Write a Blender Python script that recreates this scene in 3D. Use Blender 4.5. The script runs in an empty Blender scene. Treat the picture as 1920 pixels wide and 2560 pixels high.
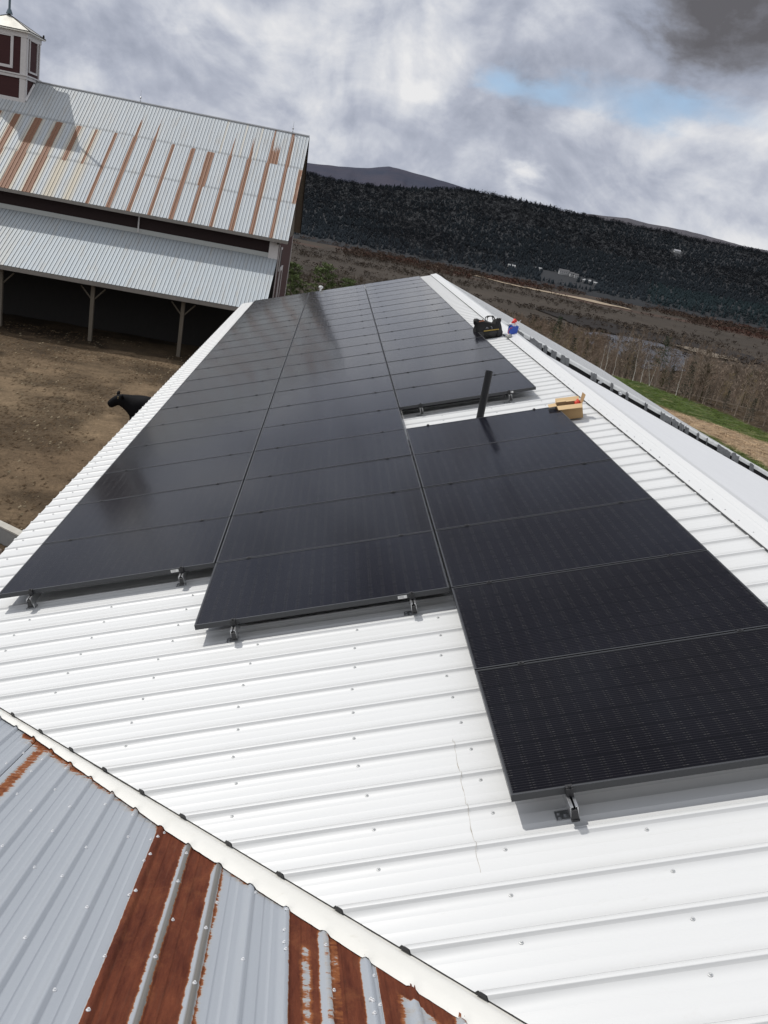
import bpy, math, random
import numpy as np
from mathutils import Vector, Matrix, noise as mnoise

random.seed(7); np.random.seed(7)
scene = bpy.context.scene
COL = scene.collection

# ------------------------------------------------------------------ constants
T = 1/3.0; TH = math.atan(T); CO = math.cos(TH); SI = math.sin(TH)
W = 1.04; LV = 1.6948            # panel pitch along the ridge / up the slope
H = 0.145                        # panel top above the pan of the white roof
C0 = 0.131                       # valley line: x + y = C0
XR = 5.46                        # ridge
EAVE = -0.45
YEND = 22.95
ZG = -4.2                        # yard level
RIB = 0.2345
CAM = Vector((2.130, -5.038, 3.274))

def zroof(x, h=0.0):             # h = height above pan, measured along the normal
    return x*T + (h-H)/CO
def zrust(y, h=0.0):
    return (C0-y)*T + (h-H)/CO
ZRIDGE = zroof(XR, 0.0)

# ------------------------------------------------------------------ helpers
def empty(name, loc=(0,0,0), rot=(0,0,0)):
    o = bpy.data.objects.new(name, None); COL.objects.link(o)
    o.location = loc; o.rotation_euler = rot; o.empty_display_size = .2
    return o
def tag(o, label=None, cat=None, group=None, kind=None):
    if label: o["label"] = label
    if cat: o["category"] = cat
    if group: o["group"] = group
    if kind: o["kind"] = kind
    return o
def wmat(o):
    m = Matrix.LocRotScale(o.location, o.rotation_euler, o.scale)
    return wmat(o.parent) @ m if o.parent else m
class MB:
    def __init__(s): s.v=[]; s.f=[]; s.m=[]; s.cur=0
    def quad(s,a,b,c,d): 
        n=len(s.v); s.v += [tuple(a),tuple(b),tuple(c),tuple(d)]; s.f.append((n,n+1,n+2,n+3)); s.m.append(s.cur)
    def poly(s,pts):
        n=len(s.v); s.v += [tuple(p) for p in pts]; s.f.append(tuple(range(n,n+len(pts)))); s.m.append(s.cur)
    def box(s,c,size,M=None,taper=None):
        hx,hy,hz=[q/2 for q in size]; c=Vector(c); n=len(s.v)
        for dz in (-1,1):
            k = taper if (taper and dz>0) else 1
            for dx,dy in ((-1,-1),(1,-1),(1,1),(-1,1)):
                p=Vector((dx*hx*k,dy*hy*k,dz*hz))
                if M is not None: p=M@p
                s.v.append(tuple(c+p))
        for q in ((3,2,1,0),(4,5,6,7),(0,1,5,4),(1,2,6,5),(2,3,7,6),(3,0,4,7)):
            s.f.append(tuple(n+i for i in q)); s.m.append(s.cur)
    def prism(s, pts, d):          # closed polygon pts extruded by vector d
        n=len(s.v); k=len(pts); d=Vector(d)
        s.v += [tuple(p) for p in pts] + [tuple(Vector(p)+d) for p in pts]
        s.f.append(tuple(n+i for i in range(k))[::-1]); s.m.append(s.cur)
        s.f.append(tuple(n+k+i for i in range(k))); s.m.append(s.cur)
        for i in range(k):
            j=(i+1)%k; s.f.append((n+i,n+j,n+k+j,n+k+i)); s.m.append(s.cur)
    def tube(s, pts, r, seg=8, cap=True):
        pts=[Vector(p) for p in pts]; rs = r if isinstance(r,(list,tuple)) else [r]*len(pts)
        n0=len(s.v); up=Vector((0,0,1))
        for i,p in enumerate(pts):
            d=(pts[min(i+1,len(pts)-1)]-pts[max(i-1,0)])
            if d.length<1e-9: d=Vector((0,0,1))
            d.normalize()
            a = d.cross(up) if abs(d.dot(up))<.95 else d.cross(Vector((1,0,0)))
            a.normalize(); b=d.cross(a)
            for k in range(seg):
                t=2*math.pi*k/seg; s.v.append(tuple(p+(a*math.cos(t)+b*math.sin(t))*rs[i]))
        for i in range(len(pts)-1):
            for k in range(seg):
                q=n0+i*seg; j=(k+1)%seg
                s.f.append((q+k,q+j,q+seg+j,q+seg+k)); s.m.append(s.cur)
        if cap:
            s.f.append(tuple(n0+k for k in range(seg))); s.m.append(s.cur)
            q=n0+(len(pts)-1)*seg; s.f.append(tuple(q+k for k in range(seg))[::-1]); s.m.append(s.cur)
    def lump(s, c, r, M=None, sub=1, rough=.2, seed=0, sc=3.0):
        import bmesh
        bm=bmesh.new(); bmesh.ops.create_icosphere(bm, subdivisions=sub, radius=1)
        n=len(s.v); c=Vector(c); off=Vector((seed*7.1,seed*3.3,seed*1.7))
        for v in bm.verts:
            p=v.co.copy(); k=1+rough*mnoise.noise(p*sc*.5+off)*2
            p=Vector((p.x*r[0],p.y*r[1],p.z*r[2]))*k
            if M is not None: p=M@p
            s.v.append(tuple(c+p))
        for f in bm.faces: s.f.append(tuple(n+v.index for v in f.verts)); s.m.append(s.cur)
        bm.free()
    def build(s, name, mats, parent=None, smooth=False, local=False, bevel=0):
        me=bpy.data.meshes.new(name)
        v=s.v
        if parent is not None and not local:
            Mi=wmat(parent).inverted(); v=[tuple(Mi@Vector(p)) for p in s.v]
        me.from_pydata(v,[],s.f)
        if not isinstance(mats,(list,tuple)): mats=[mats]
        for m in mats: me.materials.append(m)
        me.polygons.foreach_set('material_index', s.m)
        if smooth: me.polygons.foreach_set('use_smooth',[True]*len(s.f))
        me.update()
        o=bpy.data.objects.new(name,me); COL.objects.link(o)
        if parent is not None: o.parent=parent
        if bevel:
            b=o.modifiers.new('bevel','BEVEL'); b.width=bevel; b.segments=2; b.limit_method='ANGLE'
        return o
def np_mesh(name, V, F, mat, parent=None, smooth=False, cols=None, attr='Col'):
    me=bpy.data.meshes.new(name); V=np.asarray(V,np.float32); F=np.asarray(F,np.int32)
    me.vertices.add(len(V)); me.vertices.foreach_set('co',V.ravel())
    k=F.shape[1]; me.loops.add(F.size); me.loops.foreach_set('vertex_index',F.ravel())
    me.polygons.add(len(F)); me.polygons.foreach_set('loop_start',np.arange(0,F.size,k,dtype=np.int32))
    if smooth: me.polygons.foreach_set('use_smooth',np.ones(len(F),bool))
    me.update(calc_edges=True); me.validate()
    if cols is not None:
        a=me.color_attributes.new(attr,'FLOAT_COLOR','POINT')
        c=np.ones((len(V),4),np.float32); c[:,:cols.shape[1]]=cols; a.data.foreach_set('color',c.ravel())
    me.materials.append(mat)
    o=bpy.data.objects.new(name,me); COL.objects.link(o)
    if parent is not None: o.parent=parent
    return o
def copy_tree(o, parent=None):
    c=o.copy(); COL.objects.link(c); c.parent=parent
    for ch in [q for q in bpy.data.objects if q.parent==o]: copy_tree(ch,c)
    return c

# ------------------------------------------------------------------ materials
class NT:
    def __init__(s,name):
        s.mat=bpy.data.materials.new(name); s.mat.use_nodes=True; s.t=s.mat.node_tree; s.n=s.t.nodes
        s.b=s.n['Principled BSDF']
    def node(s,ty,**k):
        q=s.n.new(ty)
        for a,b in k.items():
            if a.startswith('i_'): q.inputs[a[2:]].default_value=b
            else: setattr(q,a,b)
        return q
    def l(s,a,b): s.t.links.new(a,b)
    def set(s,**k):
        for a,v in k.items(): s.b.inputs[a.replace('_',' ')].default_value=v
    def math(s,op,a,b=None,c=None,clamp=False):
        q=s.node('ShaderNodeMath',operation=op); q.use_clamp=clamp
        for i,x in enumerate((a,b,c)):
            if x is None: continue
            if isinstance(x,(int,float)): q.inputs[i].default_value=x
            else: s.l(x,q.inputs[i])
        return q.outputs[0]
    def noise(s,vec,scale,detail=4,rough=.55,dist=0):
        q=s.node('ShaderNodeTexNoise'); q.inputs['Scale'].default_value=scale; q.inputs['Detail'].default_value=detail
        q.inputs['Roughness'].default_value=rough; q.inputs['Distortion'].default_value=dist
        if vec is not None: s.l(vec,q.inputs['Vector'])
        return q.outputs['Fac']
    def ramp(s,fac,stops,interp='LINEAR'):
        q=s.node('ShaderNodeValToRGB'); q.color_ramp.interpolation=interp; e=q.color_ramp.elements
        while len(e)<len(stops): e.new(.5)
        for i,(p,c) in enumerate(stops):
            e[i].position=p; e[i].color=(c,c,c,1) if isinstance(c,(int,float)) else (*c,1)
        s.l(fac,q.inputs[0]); return q.outputs[0]
    def mix(s,f,a,b,bt='MIX'):
        q=s.node('ShaderNodeMix',data_type='RGBA',blend_type=bt)
        for i,x in ((0,f),(6,a),(7,b)):
            if isinstance(x,(int,float)): q.inputs[i].default_value=x
            elif isinstance(x,(tuple,list)): q.inputs[i].default_value=(*x,1)
            else: s.l(x,q.inputs[i])
        return q.outputs[2]
    def coord(s,which='Object',scale=None):
        q=s.node('ShaderNodeTexCoord').outputs[which]
        if scale:
            m=s.node('ShaderNodeMapping'); m.inputs['Scale'].default_value=scale; s.l(q,m.inputs[0]); return m.outputs[0]
        return q
    def bump(s,h,strength=.3,dist=.01):
        q=s.node('ShaderNodeBump'); q.inputs['Strength'].default_value=strength; q.inputs['Distance'].default_value=dist
        s.l(h,q.inputs['Height']); s.l(q.outputs[0],s.b.inputs['Normal'])
    def attr(s,name='Col'):
        return s.node('ShaderNodeAttribute',attribute_name=name)
def simple(name,c,rough=.5,metal=0,var=.12,scale=20,bump=0,stretch=None,spec=.5):
    m=NT(name); v=m.coord('Object',stretch)
    n=m.noise(v,scale,5,.6)
    m.l(m.mix(n,tuple(x*(1-var) for x in c),tuple(min(1,x*(1+var)) for x in c)),m.b.inputs['Base Color'])
    m.set(Roughness=rough,Metallic=metal); m.b.inputs['Specular IOR Level'].default_value=spec
    if bump: m.bump(n,bump,.01)
    return m.mat

def mk_white():
    m=NT('white_painted_steel'); v=m.coord('Object')
    big=m.noise(v,.9,5,.6); fine=m.noise(m.coord('Object',(2,30,2)),3,4,.6)
    c=m.mix(big,(.645,.655,.655),(.68,.688,.686))
    st=m.ramp(fine,[(.35,0),(.75,1)])
    c=m.mix(m.math('MULTIPLY',st,.06),c,(.67,.675,.68))
    sm=m.ramp(m.noise(m.coord('Object',(6,14,6)),1.3,6,.7,.6),[(.62,0),(.76,1)])
    c=m.mix(m.math('MULTIPLY',sm,.30),c,(.55,.54,.51))
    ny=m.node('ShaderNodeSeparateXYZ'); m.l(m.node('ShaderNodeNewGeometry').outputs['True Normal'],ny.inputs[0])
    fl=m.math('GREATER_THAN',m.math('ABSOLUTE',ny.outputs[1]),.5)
    c=m.mix(m.math('MULTIPLY',fl,.33),c,(.33,.335,.34))      # shade of steep rib flanks and grooves painted into the base colour
    m.l(c,m.b.inputs['Base Color']); m.set(Roughness=.42)
    oil=m.noise(m.coord('Object',(.35,3.0,.35)),2.2,2,.5)
    m.bump(m.math('ADD',oil,m.math('MULTIPLY',big,.3)),.008,.02)
    return m.mat
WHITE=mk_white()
def mk_felt():
    m=NT('grey_underlayment'); v=m.coord('Object')
    a=m.noise(m.coord('Object',(.35,4,.35)),3,5,.6,.4)
    c=m.mix(m.noise(v,1.5,5,.6),(.69,.70,.715),(.76,.77,.775))
    m.l(c,m.b.inputs['Base Color']); m.set(Roughness=.55); m.bump(a,.3,.02); return m.mat
FELT=mk_felt()
def mk_glass():
    m=NT('solar_cells_under_glass')
    tc=m.coord('Object'); sx=m.node('ShaderNodeSeparateXYZ'); m.l(tc,sx.inputs[0]); X,Y=sx.outputs[0],sx.outputs[1]
    # wires run along x, 60 of them over the width; dashes where they cross the gaps between half-cells
    fy=m.math('FRACT',m.math('ADD',m.math('MULTIPLY',Y,60/1.0),.5))
    line=m.math('LESS_THAN',m.math('ABSOLUTE',m.math('SUBTRACT',fy,.5)),.085)
    fx=m.math('FRACT',m.math('ADD',m.math('MULTIPLY',X,20/1.64),.5))
    gap=m.math('LESS_THAN',m.math('ABSOLUTE',m.math('SUBTRACT',fx,.5)),.018)
    pad=m.math('LESS_THAN',m.math('ABSOLUTE',m.math('SUBTRACT',fx,.5)),.16)
    ny=m.noise(m.coord('Object',(9,58,1)),1,3,.7)
    pad=m.math('MULTIPLY',pad,m.ramp(ny,[(.38,0),(.66,1)]))
    fy6=m.math('FRACT',m.math('ADD',m.math('MULTIPLY',Y,6.0),.5))
    gy=m.math('LESS_THAN',m.math('ABSOLUTE',m.math('SUBTRACT',fy6,.5)),.012)
    oi=m.node('ShaderNodeObjectInfo').outputs['Random']
    base=m.mix(oi,(.0040,.0048,.0105),(.0052,.0052,.0078))
    c=m.mix(m.math('MULTIPLY',line,.22),base,(.065,.060,.064))
    c=m.mix(m.math('MULTIPLY',m.math('MULTIPLY',line,pad),.26),c,(.24,.23,.22))
    c=m.mix(m.math('MAXIMUM',gap,gy),c,(.0035,.0035,.004))
    geo=m.node('ShaderNodeNewGeometry').outputs['Position']
    dust=m.noise(geo,1.1,6,.65)
    c=m.mix(m.math('MULTIPLY',m.ramp(dust,[(.4,0),(.75,1)]),.005),c,(.4,.37,.33))
    m.l(c,m.b.inputs['Base Color'])
    r=m.math('ADD',m.math('MULTIPLY',m.noise(geo,.55,4,.6),.10),.055); m.l(r,m.b.inputs['Roughness'])
    m.b.inputs['IOR'].default_value=1.275
    m.bump(m.math('ADD',m.math('ADD',m.math('MULTIPLY',line,.8),m.math('MULTIPLY',m.math('MAXIMUM',gap,gy),-1.0)),m.math('MULTIPLY',m.noise(tc,260,1,.5),.25)),.30,.0006)
    return m.mat
GLASS=mk_glass()
FRAME=simple('black_anodised_frame',(.050,.052,.056),.38,.5,.05,40)
FRAMELIP=simple('frame_lip',(.115,.118,.125),.33,.7,.05,40)
ALU=simple('mill_aluminium',(.62,.63,.64),.28,.9,.06,60)
BLACKP=simple('black_plastic',(.018,.018,.02),.5,0,.2,30)
STEEL=simple('galvanised_steel',(.42,.43,.44),.38,.8,.12,40)
SCREW=simple('painted_screw',(.55,.56,.56),.4,.3,.15,200)
PIPE=simple('black_pipe',(.016,.017,.019),.55,0,.25,25)
def mk_rusty():
    m=NT('weathered_galvanised_rust'); a=m.attr('Col'); sp=m.node('ShaderNodeSeparateColor'); m.l(a.outputs[0],sp.inputs[0])
    R,G=sp.outputs[0],sp.outputs[1]
    v=m.coord('Object')
    n=m.noise(m.coord('Object',(.55,1.5,1)),26,6,.75,.3); n2=m.noise(v,5,5,.6)
    k=m.math('ADD',R,m.math('MULTIPLY',m.math('SUBTRACT',m.math('ADD',m.math('MULTIPLY',n,.65),m.math('MULTIPLY',n2,.35)),.5),1.5))
    mask=m.ramp(k,[(.47,0),(.53,1)]); halo=m.ramp(k,[(.30,0),(.5,1)])
    spang=m.noise(v,160,2,.5); streak=m.noise(m.coord('Object',(45,1.2,1)),1.5,4,.6)
    zinc=m.mix(streak,(.355,.385,.425),(.405,.435,.475)); zinc=m.mix(m.math('MULTIPLY',spang,.25),zinc,(.5,.53,.56))
    zinc=m.mix(m.math('MULTIPLY',halo,.5),zinc,(.40,.36,.29))
    r1=m.mix(m.ramp(m.noise(m.coord('Object',(6,1,1)),3.5,7,.72),[(.35,0),(.65,1)]),(.070,.020,.013),(.150,.046,.024))
    r1=m.mix(m.math('MULTIPLY',m.ramp(m.noise(m.coord('Object',(1.6,1,1)),4.5,8,.75,.6),[(.52,0),(.70,1)]),.55),r1,(.20,.075,.034))
    r1=m.mix(m.math('MULTIPLY',m.ramp(m.noise(v,140,3,.7),[(.58,0),(.70,1)]),.4),r1,(.045,.018,.013))
    r1=m.mix(m.math('MULTIPLY',m.ramp(k,[(.5,1),(.74,0)]),.75),r1,(.33,.125,.045))
    r1=m.mix(m.math('MULTIPLY',m.ramp(m.noise(m.coord('Object',(60,3,1)),2,4,.6),[(.55,0),(.7,1)]),.35),r1,(.10,.045,.03))
    zinc=m.mix(m.math('MULTIPLY',G,.85),zinc,(.135,.120,.096))
    c=m.mix(mask,zinc,r1)
    m.l(c,m.b.inputs['Base Color'])
    m.l(m.math('ADD',m.math('MULTIPLY',mask,.35),.48),m.b.inputs['Roughness'])
    m.l(m.math('MULTIPLY',m.math('SUBTRACT',1,mask),.30),m.b.inputs['Metallic']); m.l(m.math('MULTIPLY_ADD',mask,-.42,.5),m.b.inputs['Specular IOR Level'])
    m.bump(m.math('ADD',m.math('MULTIPLY',mask,m.noise(v,120,4,.7)),m.math('MULTIPLY',n2,.3)),.28,.003)
    return m.mat
RUSTY=mk_rusty()
def mk_flash():
    m=NT('cream_flashing'); v=m.coord('Object')
    c=m.mix(m.noise(v,3,5,.6),(.70,.69,.64),(.78,.775,.74))
    d=m.ramp(m.noise(v,9,7,.75,.5),[(.60,0),(.74,1)])
    c=m.mix(m.math('MULTIPLY',d,.35),c,(.50,.47,.38))
    dd=m.ramp(m.noise(v,30,6,.8,.5),[(.68,0),(.74,1)])
    c=m.mix(m.math('MULTIPLY',dd,m.math('MULTIPLY',m.attr('Col').outputs[2],1.0)),c,(.22,.21,.19))
    m.l(c,m.b.inputs['Base Color']); m.set(Roughness=.5)
    m.bump(m.noise(m.coord('Object',(2,2,2)),6,4,.6),.35,.006); return m.mat
FLASH=mk_flash()
def mk_barnroof(name, zinc1, zinc2):
    m=NT(name); a=m.attr('Col'); sp=m.node('ShaderNodeSeparateColor'); m.l(a.outputs[0],sp.inputs[0])
    R,G,B=sp.outputs; v=m.coord('Object')
    n=m.noise(m.coord('Object',(9,.7,.7)),2.2,6,.7)
    k=m.math('ADD',R,m.math('MULTIPLY',m.math('SUBTRACT',n,.5),.9)); mask=m.ramp(k,[(.42,0),(.58,1)])
    z=m.mix(m.noise(m.coord('Object',(6,.5,.5)),1.2,5,.65),zinc1,zinc2)
    z=m.mix(m.math('MULTIPLY',m.ramp(m.noise(m.coord('Object',(3,.35,.35)),1.7,6,.7),[(.52,0),(.72,1)]),.45),z,(.36,.31,.24))
    z=m.mix(G,z,(.50,.44,.33))
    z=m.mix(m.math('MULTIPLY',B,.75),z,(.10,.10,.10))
    r=m.mix(m.noise(m.coord('Object',(14,1.2,1.2)),2,5,.7),(.155,.075,.048),(.29,.165,.105))
    m.l(m.mix(mask,z,r),m.b.inputs['Base Color']); m.set(Roughness=.6,Metallic=.1); m.b.inputs['Specular IOR Level'].default_value=.2; return m.mat
BROOF=mk_barnroof('old_barn_roof_metal',(.38,.415,.44),(.50,.535,.56))
SROOF=mk_barnroof('shed_roof_metal',(.37,.41,.44),(.46,.505,.535))
def mk_boards(name,c1,c2,sc=(5,1,1)):
    m=NT(name); v=m.coord('Object',sc)
    c=m.mix(m.noise(v,3,5,.65),c1,c2); m.l(c,m.b.inputs['Base Color']); m.set(Roughness=.85); m.bump(m.noise(v,6,4,.6),.3,.01); return m.mat
RED=mk_boards('dark_red_boards',(.012,.006,.006),(.024,.010,.010),(1,1,9)); RED2=mk_boards('maroon_cupola_boards',(.035,.010,.011),(.060,.018,.018),(1,1,9))
REDV=mk_boards('dark_red_vertical_boards',(.045,.016,.014),(.075,.026,.022),(6,6,1))
KHAKI=mk_boards('weathered_khaki_boards',(.14,.125,.10),(.20,.18,.15),(5,5,.7))
TRIM=mk_boards('weathered_white_trim',(.52,.50,.50),(.66,.65,.64),(3,3,3))
GREYWOOD=mk_boards('grey_weathered_wood',(.16,.15,.135),(.27,.25,.23),(1,1,1))
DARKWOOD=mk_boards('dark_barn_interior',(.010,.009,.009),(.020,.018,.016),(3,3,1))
POSTW=mk_boards('post_wood',(.10,.085,.065),(.16,.14,.11),(3,3,1))
CONC=simple('concrete',(.30,.30,.29),.85,0,.2,8,.2)
BLACKHAIR=simple('black_cattle_hide',(.006,.006,.007),.8,0,.3,25,.2,spec=.12)

# ------------------------------------------------------------------ camera
Rw=((0.98335154,-0.0473,0.18),(0.154,-0.3406,-0.928),(0.105,0.939,-0.327))
def build_cam():
    w=(-1.03556532,-0.88766076,-1.47696409); t=math.sqrt(sum(q*q for q in w)); k=Vector(w)/t
    K=Matrix(((0,-k.z,k.y),(k.z,0,-k.x),(-k.y,k.x,0)))
    R=Matrix.Identity(3)+K*math.sin(t)+(K@K)*(1-math.cos(t))
    M=Matrix(((0,CO,SI),(1,0,0),(0,SI,-CO)))
    R=R@M.transposed()
    cam=bpy.data.cameras.new('camera'); o=bpy.data.objects.new('camera',cam); COL.objects.link(o)
    m3=Matrix((R[0],-R[1],-R[2])).transposed()
    o.matrix_world=Matrix.Translation(CAM)@m3.to_4x4()
    cam.sensor_fit='HORIZONTAL'; cam.sensor_width=36; cam.lens=36*2138.9/1920
    cam.clip_start=.05; cam.clip_end=30000
    scene.camera=o
build_cam()

# ------------------------------------------------------------------ light and sky
SUND=Vector((.67,-.46,-1)).normalized()
sun=bpy.data.lights.new('sun','SUN'); sun.energy=2.65; sun.angle=math.radians(.55); sun.color=(1,.965,.91)
so=bpy.data.objects.new('sun',sun); COL.objects.link(so); so.rotation_euler=SUND.to_track_quat('-Z','Y').to_euler()
def build_world():
    w=bpy.data.worlds.new('World'); scene.world=w; w.use_nodes=True; t=w.node_tree; t.nodes.clear()
    m=NT.__new__(NT); m.t=t; m.n=t.nodes
    out=m.node('ShaderNodeOutputWorld'); bg=m.node('ShaderNodeBackground')
    tc=m.node('ShaderNodeTexCoord').outputs['Generated']
    nrm=m.node('ShaderNodeVectorMath',operation='NORMALIZE'); m.l(tc,nrm.inputs[0]); D=nrm.outputs[0]
    sky=m.node('ShaderNodeTexSky'); sky.sky_type='NISHITA'; sky.sun_disc=False
    sky.sun_elevation=math.radians(51); sky.sun_rotation=math.radians(-55.5); sky.air_density=1.1; sky.dust_density=1.2
    m.l(D,sky.inputs[0])
    def blob(d,r0,r1,strength,stretch=(1,1,1)):
        # smooth patch of the sky around direction d
        sub=m.node('ShaderNodeVectorMath',operation='SUBTRACT'); m.l(Dw,sub.inputs[0]); sub.inputs[1].default_value=d
        mul=m.node('ShaderNodeVectorMath',operation='MULTIPLY'); m.l(sub.outputs[0],mul.inputs[0]); mul.inputs[1].default_value=stretch
        ln=m.node('ShaderNodeVectorMath',operation='LENGTH'); m.l(mul.outputs[0],ln.inputs[0])
        mr=m.node('ShaderNodeMapRange'); mr.interpolation_type='SMOOTHSTEP'
        mr.inputs['From Min'].default_value=r0; mr.inputs['From Max'].default_value=r1
        mr.inputs['To Min'].default_value=strength; mr.inputs['To Max'].default_value=0
        m.l(ln.outputs['Value'],mr.inputs['Value']); return mr.outputs[0]
    # warp directions so patches get cloudy outlines
    mp=m.node('ShaderNodeMapping'); mp.inputs['Scale'].default_value=(1,1,2.2); m.l(D,mp.inputs[0])
    wn=m.node('ShaderNodeTexNoise'); wn.inputs['Scale'].default_value=7; wn.inputs['Detail'].default_value=7; wn.inputs['Roughness'].default_value=.6
    m.l(mp.outputs[0],wn.inputs['Vector'])
    ws=m.node('ShaderNodeVectorMath',operation='SUBTRACT'); m.l(wn.outputs['Color'],ws.inputs[0]); ws.inputs[1].default_value=(.5,.5,.5)
    wk=m.node('ShaderNodeVectorMath',operation='MULTIPLY'); m.l(ws.outputs[0],wk.inputs[0]); wk.inputs[1].default_value=(.13,.05,.085)
    wa=m.node('ShaderNodeVectorMath',operation='ADD'); m.l(D,wa.inputs[0]); m.l(wk.outputs[0],wa.inputs[1]); Dw=wa.outputs[0]
    # cloud deck: directions projected on a level layer, so the clouds crowd toward the horizon
    sp=m.node('ShaderNodeSeparateXYZ'); m.l(D,sp.inputs[0])
    cb=m.node('ShaderNodeVectorMath',operation='MULTIPLY'); m.l(D,cb.inputs[0]); cb.inputs[1].default_value=(3.2,3.2,4.4)
    def dens(off):
        ad=m.node('ShaderNodeVectorMath',operation='ADD'); m.l(cb.outputs[0],ad.inputs[0]); ad.inputs[1].default_value=off
        a_=m.noise(ad.outputs[0],1.7,10,.55,.5); b_=m.noise(ad.outputs[0],4.4,8,.58,.5)
        return m.math('ADD',m.math('MULTIPLY',a_,.72),m.math('MULTIPLY',b_,.28))
    d1=dens((3.3,1.2,0.4)); d2=dens((3.3-.05,1.2,0.4+.085))
    n2=m.noise(cb.outputs[0],5,6,.6,.2)
    f=m.math('MULTIPLY_ADD',m.math('SUBTRACT',d1,.5),1.10,.56)
    f=m.math('ADD',f,m.math('MULTIPLY',m.math('SUBTRACT',d1,d2),1.15))
    for d,r0,r1,s,st in [
        ((.37,.90,.25),.0,.17,-.55,(1,1,1.5)), ((.30,.925,.24),.0,.10,-.18,(1,1,1.6)),
        ((-.159,.975,.160),.0,.10,.30,(1,1,1.4)), ((-.07,.986,.150),.0,.09,.24,(1,1,1.2)),
        ((.05,.99,.155),.0,.12,.20,(1,1,1.6)), ((.056,.991,.120),.0,.05,.20,(1,1,1.6)),
        ((.284,.951,.118),.0,.09,.22,(1,1,2.2)), ((.19,.98,.062),.0,.035,.36,(1,1,2)),
        ((.16,.985,.10),.0,.07,.10,(1,1,2)), ((-.27,.96,.075),.0,.07,.24,(1,1,2.2)), ((-.20,.97,.055),.0,.05,.14,(1,1,2.2)),
        ((.42,.90,.035),.0,.08,.22,(1,1,2)), ((-.15,.98,.10),.0,.10,-.09,(1,1,1.2)), ((-.25,.96,.13),.0,.08,-.06,(1,1,1.2)), ((.02,1,.05),.0,.12,-.06,(1,1,1.5)), ((.34,.93,.06),.0,.13,.10,(1,1,1.5)),
        ((.28,.955,.045),.0,.08,-.05,(1,1,2)), ((0,.82,.57),.12,.50,-.42,(1,1,1)), ((0,-1,.4),.3,1.3,.40,(1,1,1)), ((.75,.1,.65),.1,.7,.25,(1,1,1)), ((-.52,.36,.78),.1,.6,.5,(1,1,1)), ((.20,.95,.21),.0,.10,.18,(1,1,1.5))]:
        f=m.math('ADD',f,blob(d,r0,r1,s,st))
    cl=m.ramp(f,[(.0,(.125,.123,.135)),(.16,(.20,.205,.235)),(.36,(.33,.36,.44)),(.54,(.44,.47,.555)),(.70,(.59,.615,.68)),(.94,(.82,.82,.83))])
    gap=m.math('ADD',m.math('ADD',blob((.142,.978,.152),.01,.050,1.0,(1,1,2.2)),blob((.205,.968,.146),.01,.055,1.0,(1,1,2.4))),
               m.math('ADD',blob((.30,.942,.146),.01,.085,.9,(1,1,3.2)),blob((.36,.925,.150),.01,.06,.5,(1,1,3))))
    gap=m.math('MULTIPLY',m.math('MINIMUM',gap,1.0),m.ramp(n2,[(.35,1),(.8,.45)]))
    skc=m.mix(1.0,sky.outputs[0],(.115,.115,.115),'MULTIPLY')
    skc=m.mix(.75,skc,(.36,.53,.76))
    fin=m.mix(m.math('MULTIPLY',gap,.95),cl,skc)
    # the part of the sky far above and behind the view: broken cloud, brighter
    m.l(fin,bg.inputs[0]); bg.inputs[1].default_value=1.0
    m.l(bg.outputs[0],out.inputs[0])
build_world()

# ------------------------------------------------------------------ white roof building
bld=empty('cattle_barn',(2.5,9,ZG)); tag(bld,'long low barn under the white ribbed metal roof that carries the solar panels','barn')
def rib_stations(y0,y1,phase=-.069):
    # (y, height) stations of the roofing profile across the sheets
    st=[]; k0=int(math.floor((y0-phase)/RIB))-1; k1=int(math.ceil((y1-phase)/RIB))+1
    for k in range(k0,k1+1):
        yc=phase+k*RIB
        for dy,h in ((-.0175,0),(-.0115,.0125),(-.009,.0140),(.0085,.0145),(.0095,.0120),(.0120,.0120),(.0130,.0140),(.0155,.0132),(.0215,0),(.083,0),(.0858,.0007),(.0872,.0007),(.090,0),(.148,0),(.1508,.0007),(.1522,.0007),(.155,0)):
            y=yc+dy
            if y0<=y<=y1: st.append((y,h))
    return [(y0,0)]+st+[(y1,0)]
def white_slope():
    st=rib_stations(-5.12,YEND); V=[];F=[]
    for y,h in st:
        xs=max(EAVE,C0-y+ .004); xe=XR-.05
        xm=[xs+(xe-xs)*i/6 for i in range(7)]
        for x in xm: V.append((x,y,zroof(x,h)))
        
    for i in range(len(st)-1):
        for j in range(6):
            a=i*7+j; F.append((a,a+1,a+8,a+7))
    return V,F
V,F=white_slope()
Mi=np.array(bld.location)
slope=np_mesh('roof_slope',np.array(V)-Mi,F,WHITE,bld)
# edge skirt: cut end of the sheets over the valley (black face painted in for the shadow line) and at the eave
def skirt():
    b=MB(); st=rib_stations(-5.12,C0-EAVE)
    for (y,h),(y2,h2) in zip(st[:-1],st[1:]):
        x=C0-y+.006; x2=C0-y2+.006
        b.quad((x,y,zroof(x,-.014)),(x2,y2,zroof(x2,-.014)),(x2,y2,zroof(x2,h2)-.001),(x,y,zroof(x,h)-.001))
    b.build('valley_shadow_strip',BLACKP,bld)
skirt()
k=0
for i in range(-22,3):     # foam plugs in the open rib ends over the valley
    y=-.069+i*RIB
    if y<-5 : continue
    b=MB(); q=[(-.0165,-.001),(-.0105,.0115),(-.005,.0140),(.004,.0142),(.010,.0125),(.0165,-.001)]
    b.prism([(C0-(y+dy)+.004,y+dy,zroof(C0-(y+dy)+.004,h_+.0008*random.random())) for dy,h_ in q],(-.0030-.002*random.random(),-.0025,-.0003))
    b.build('rib_closure',BLACKP,bld)
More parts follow.
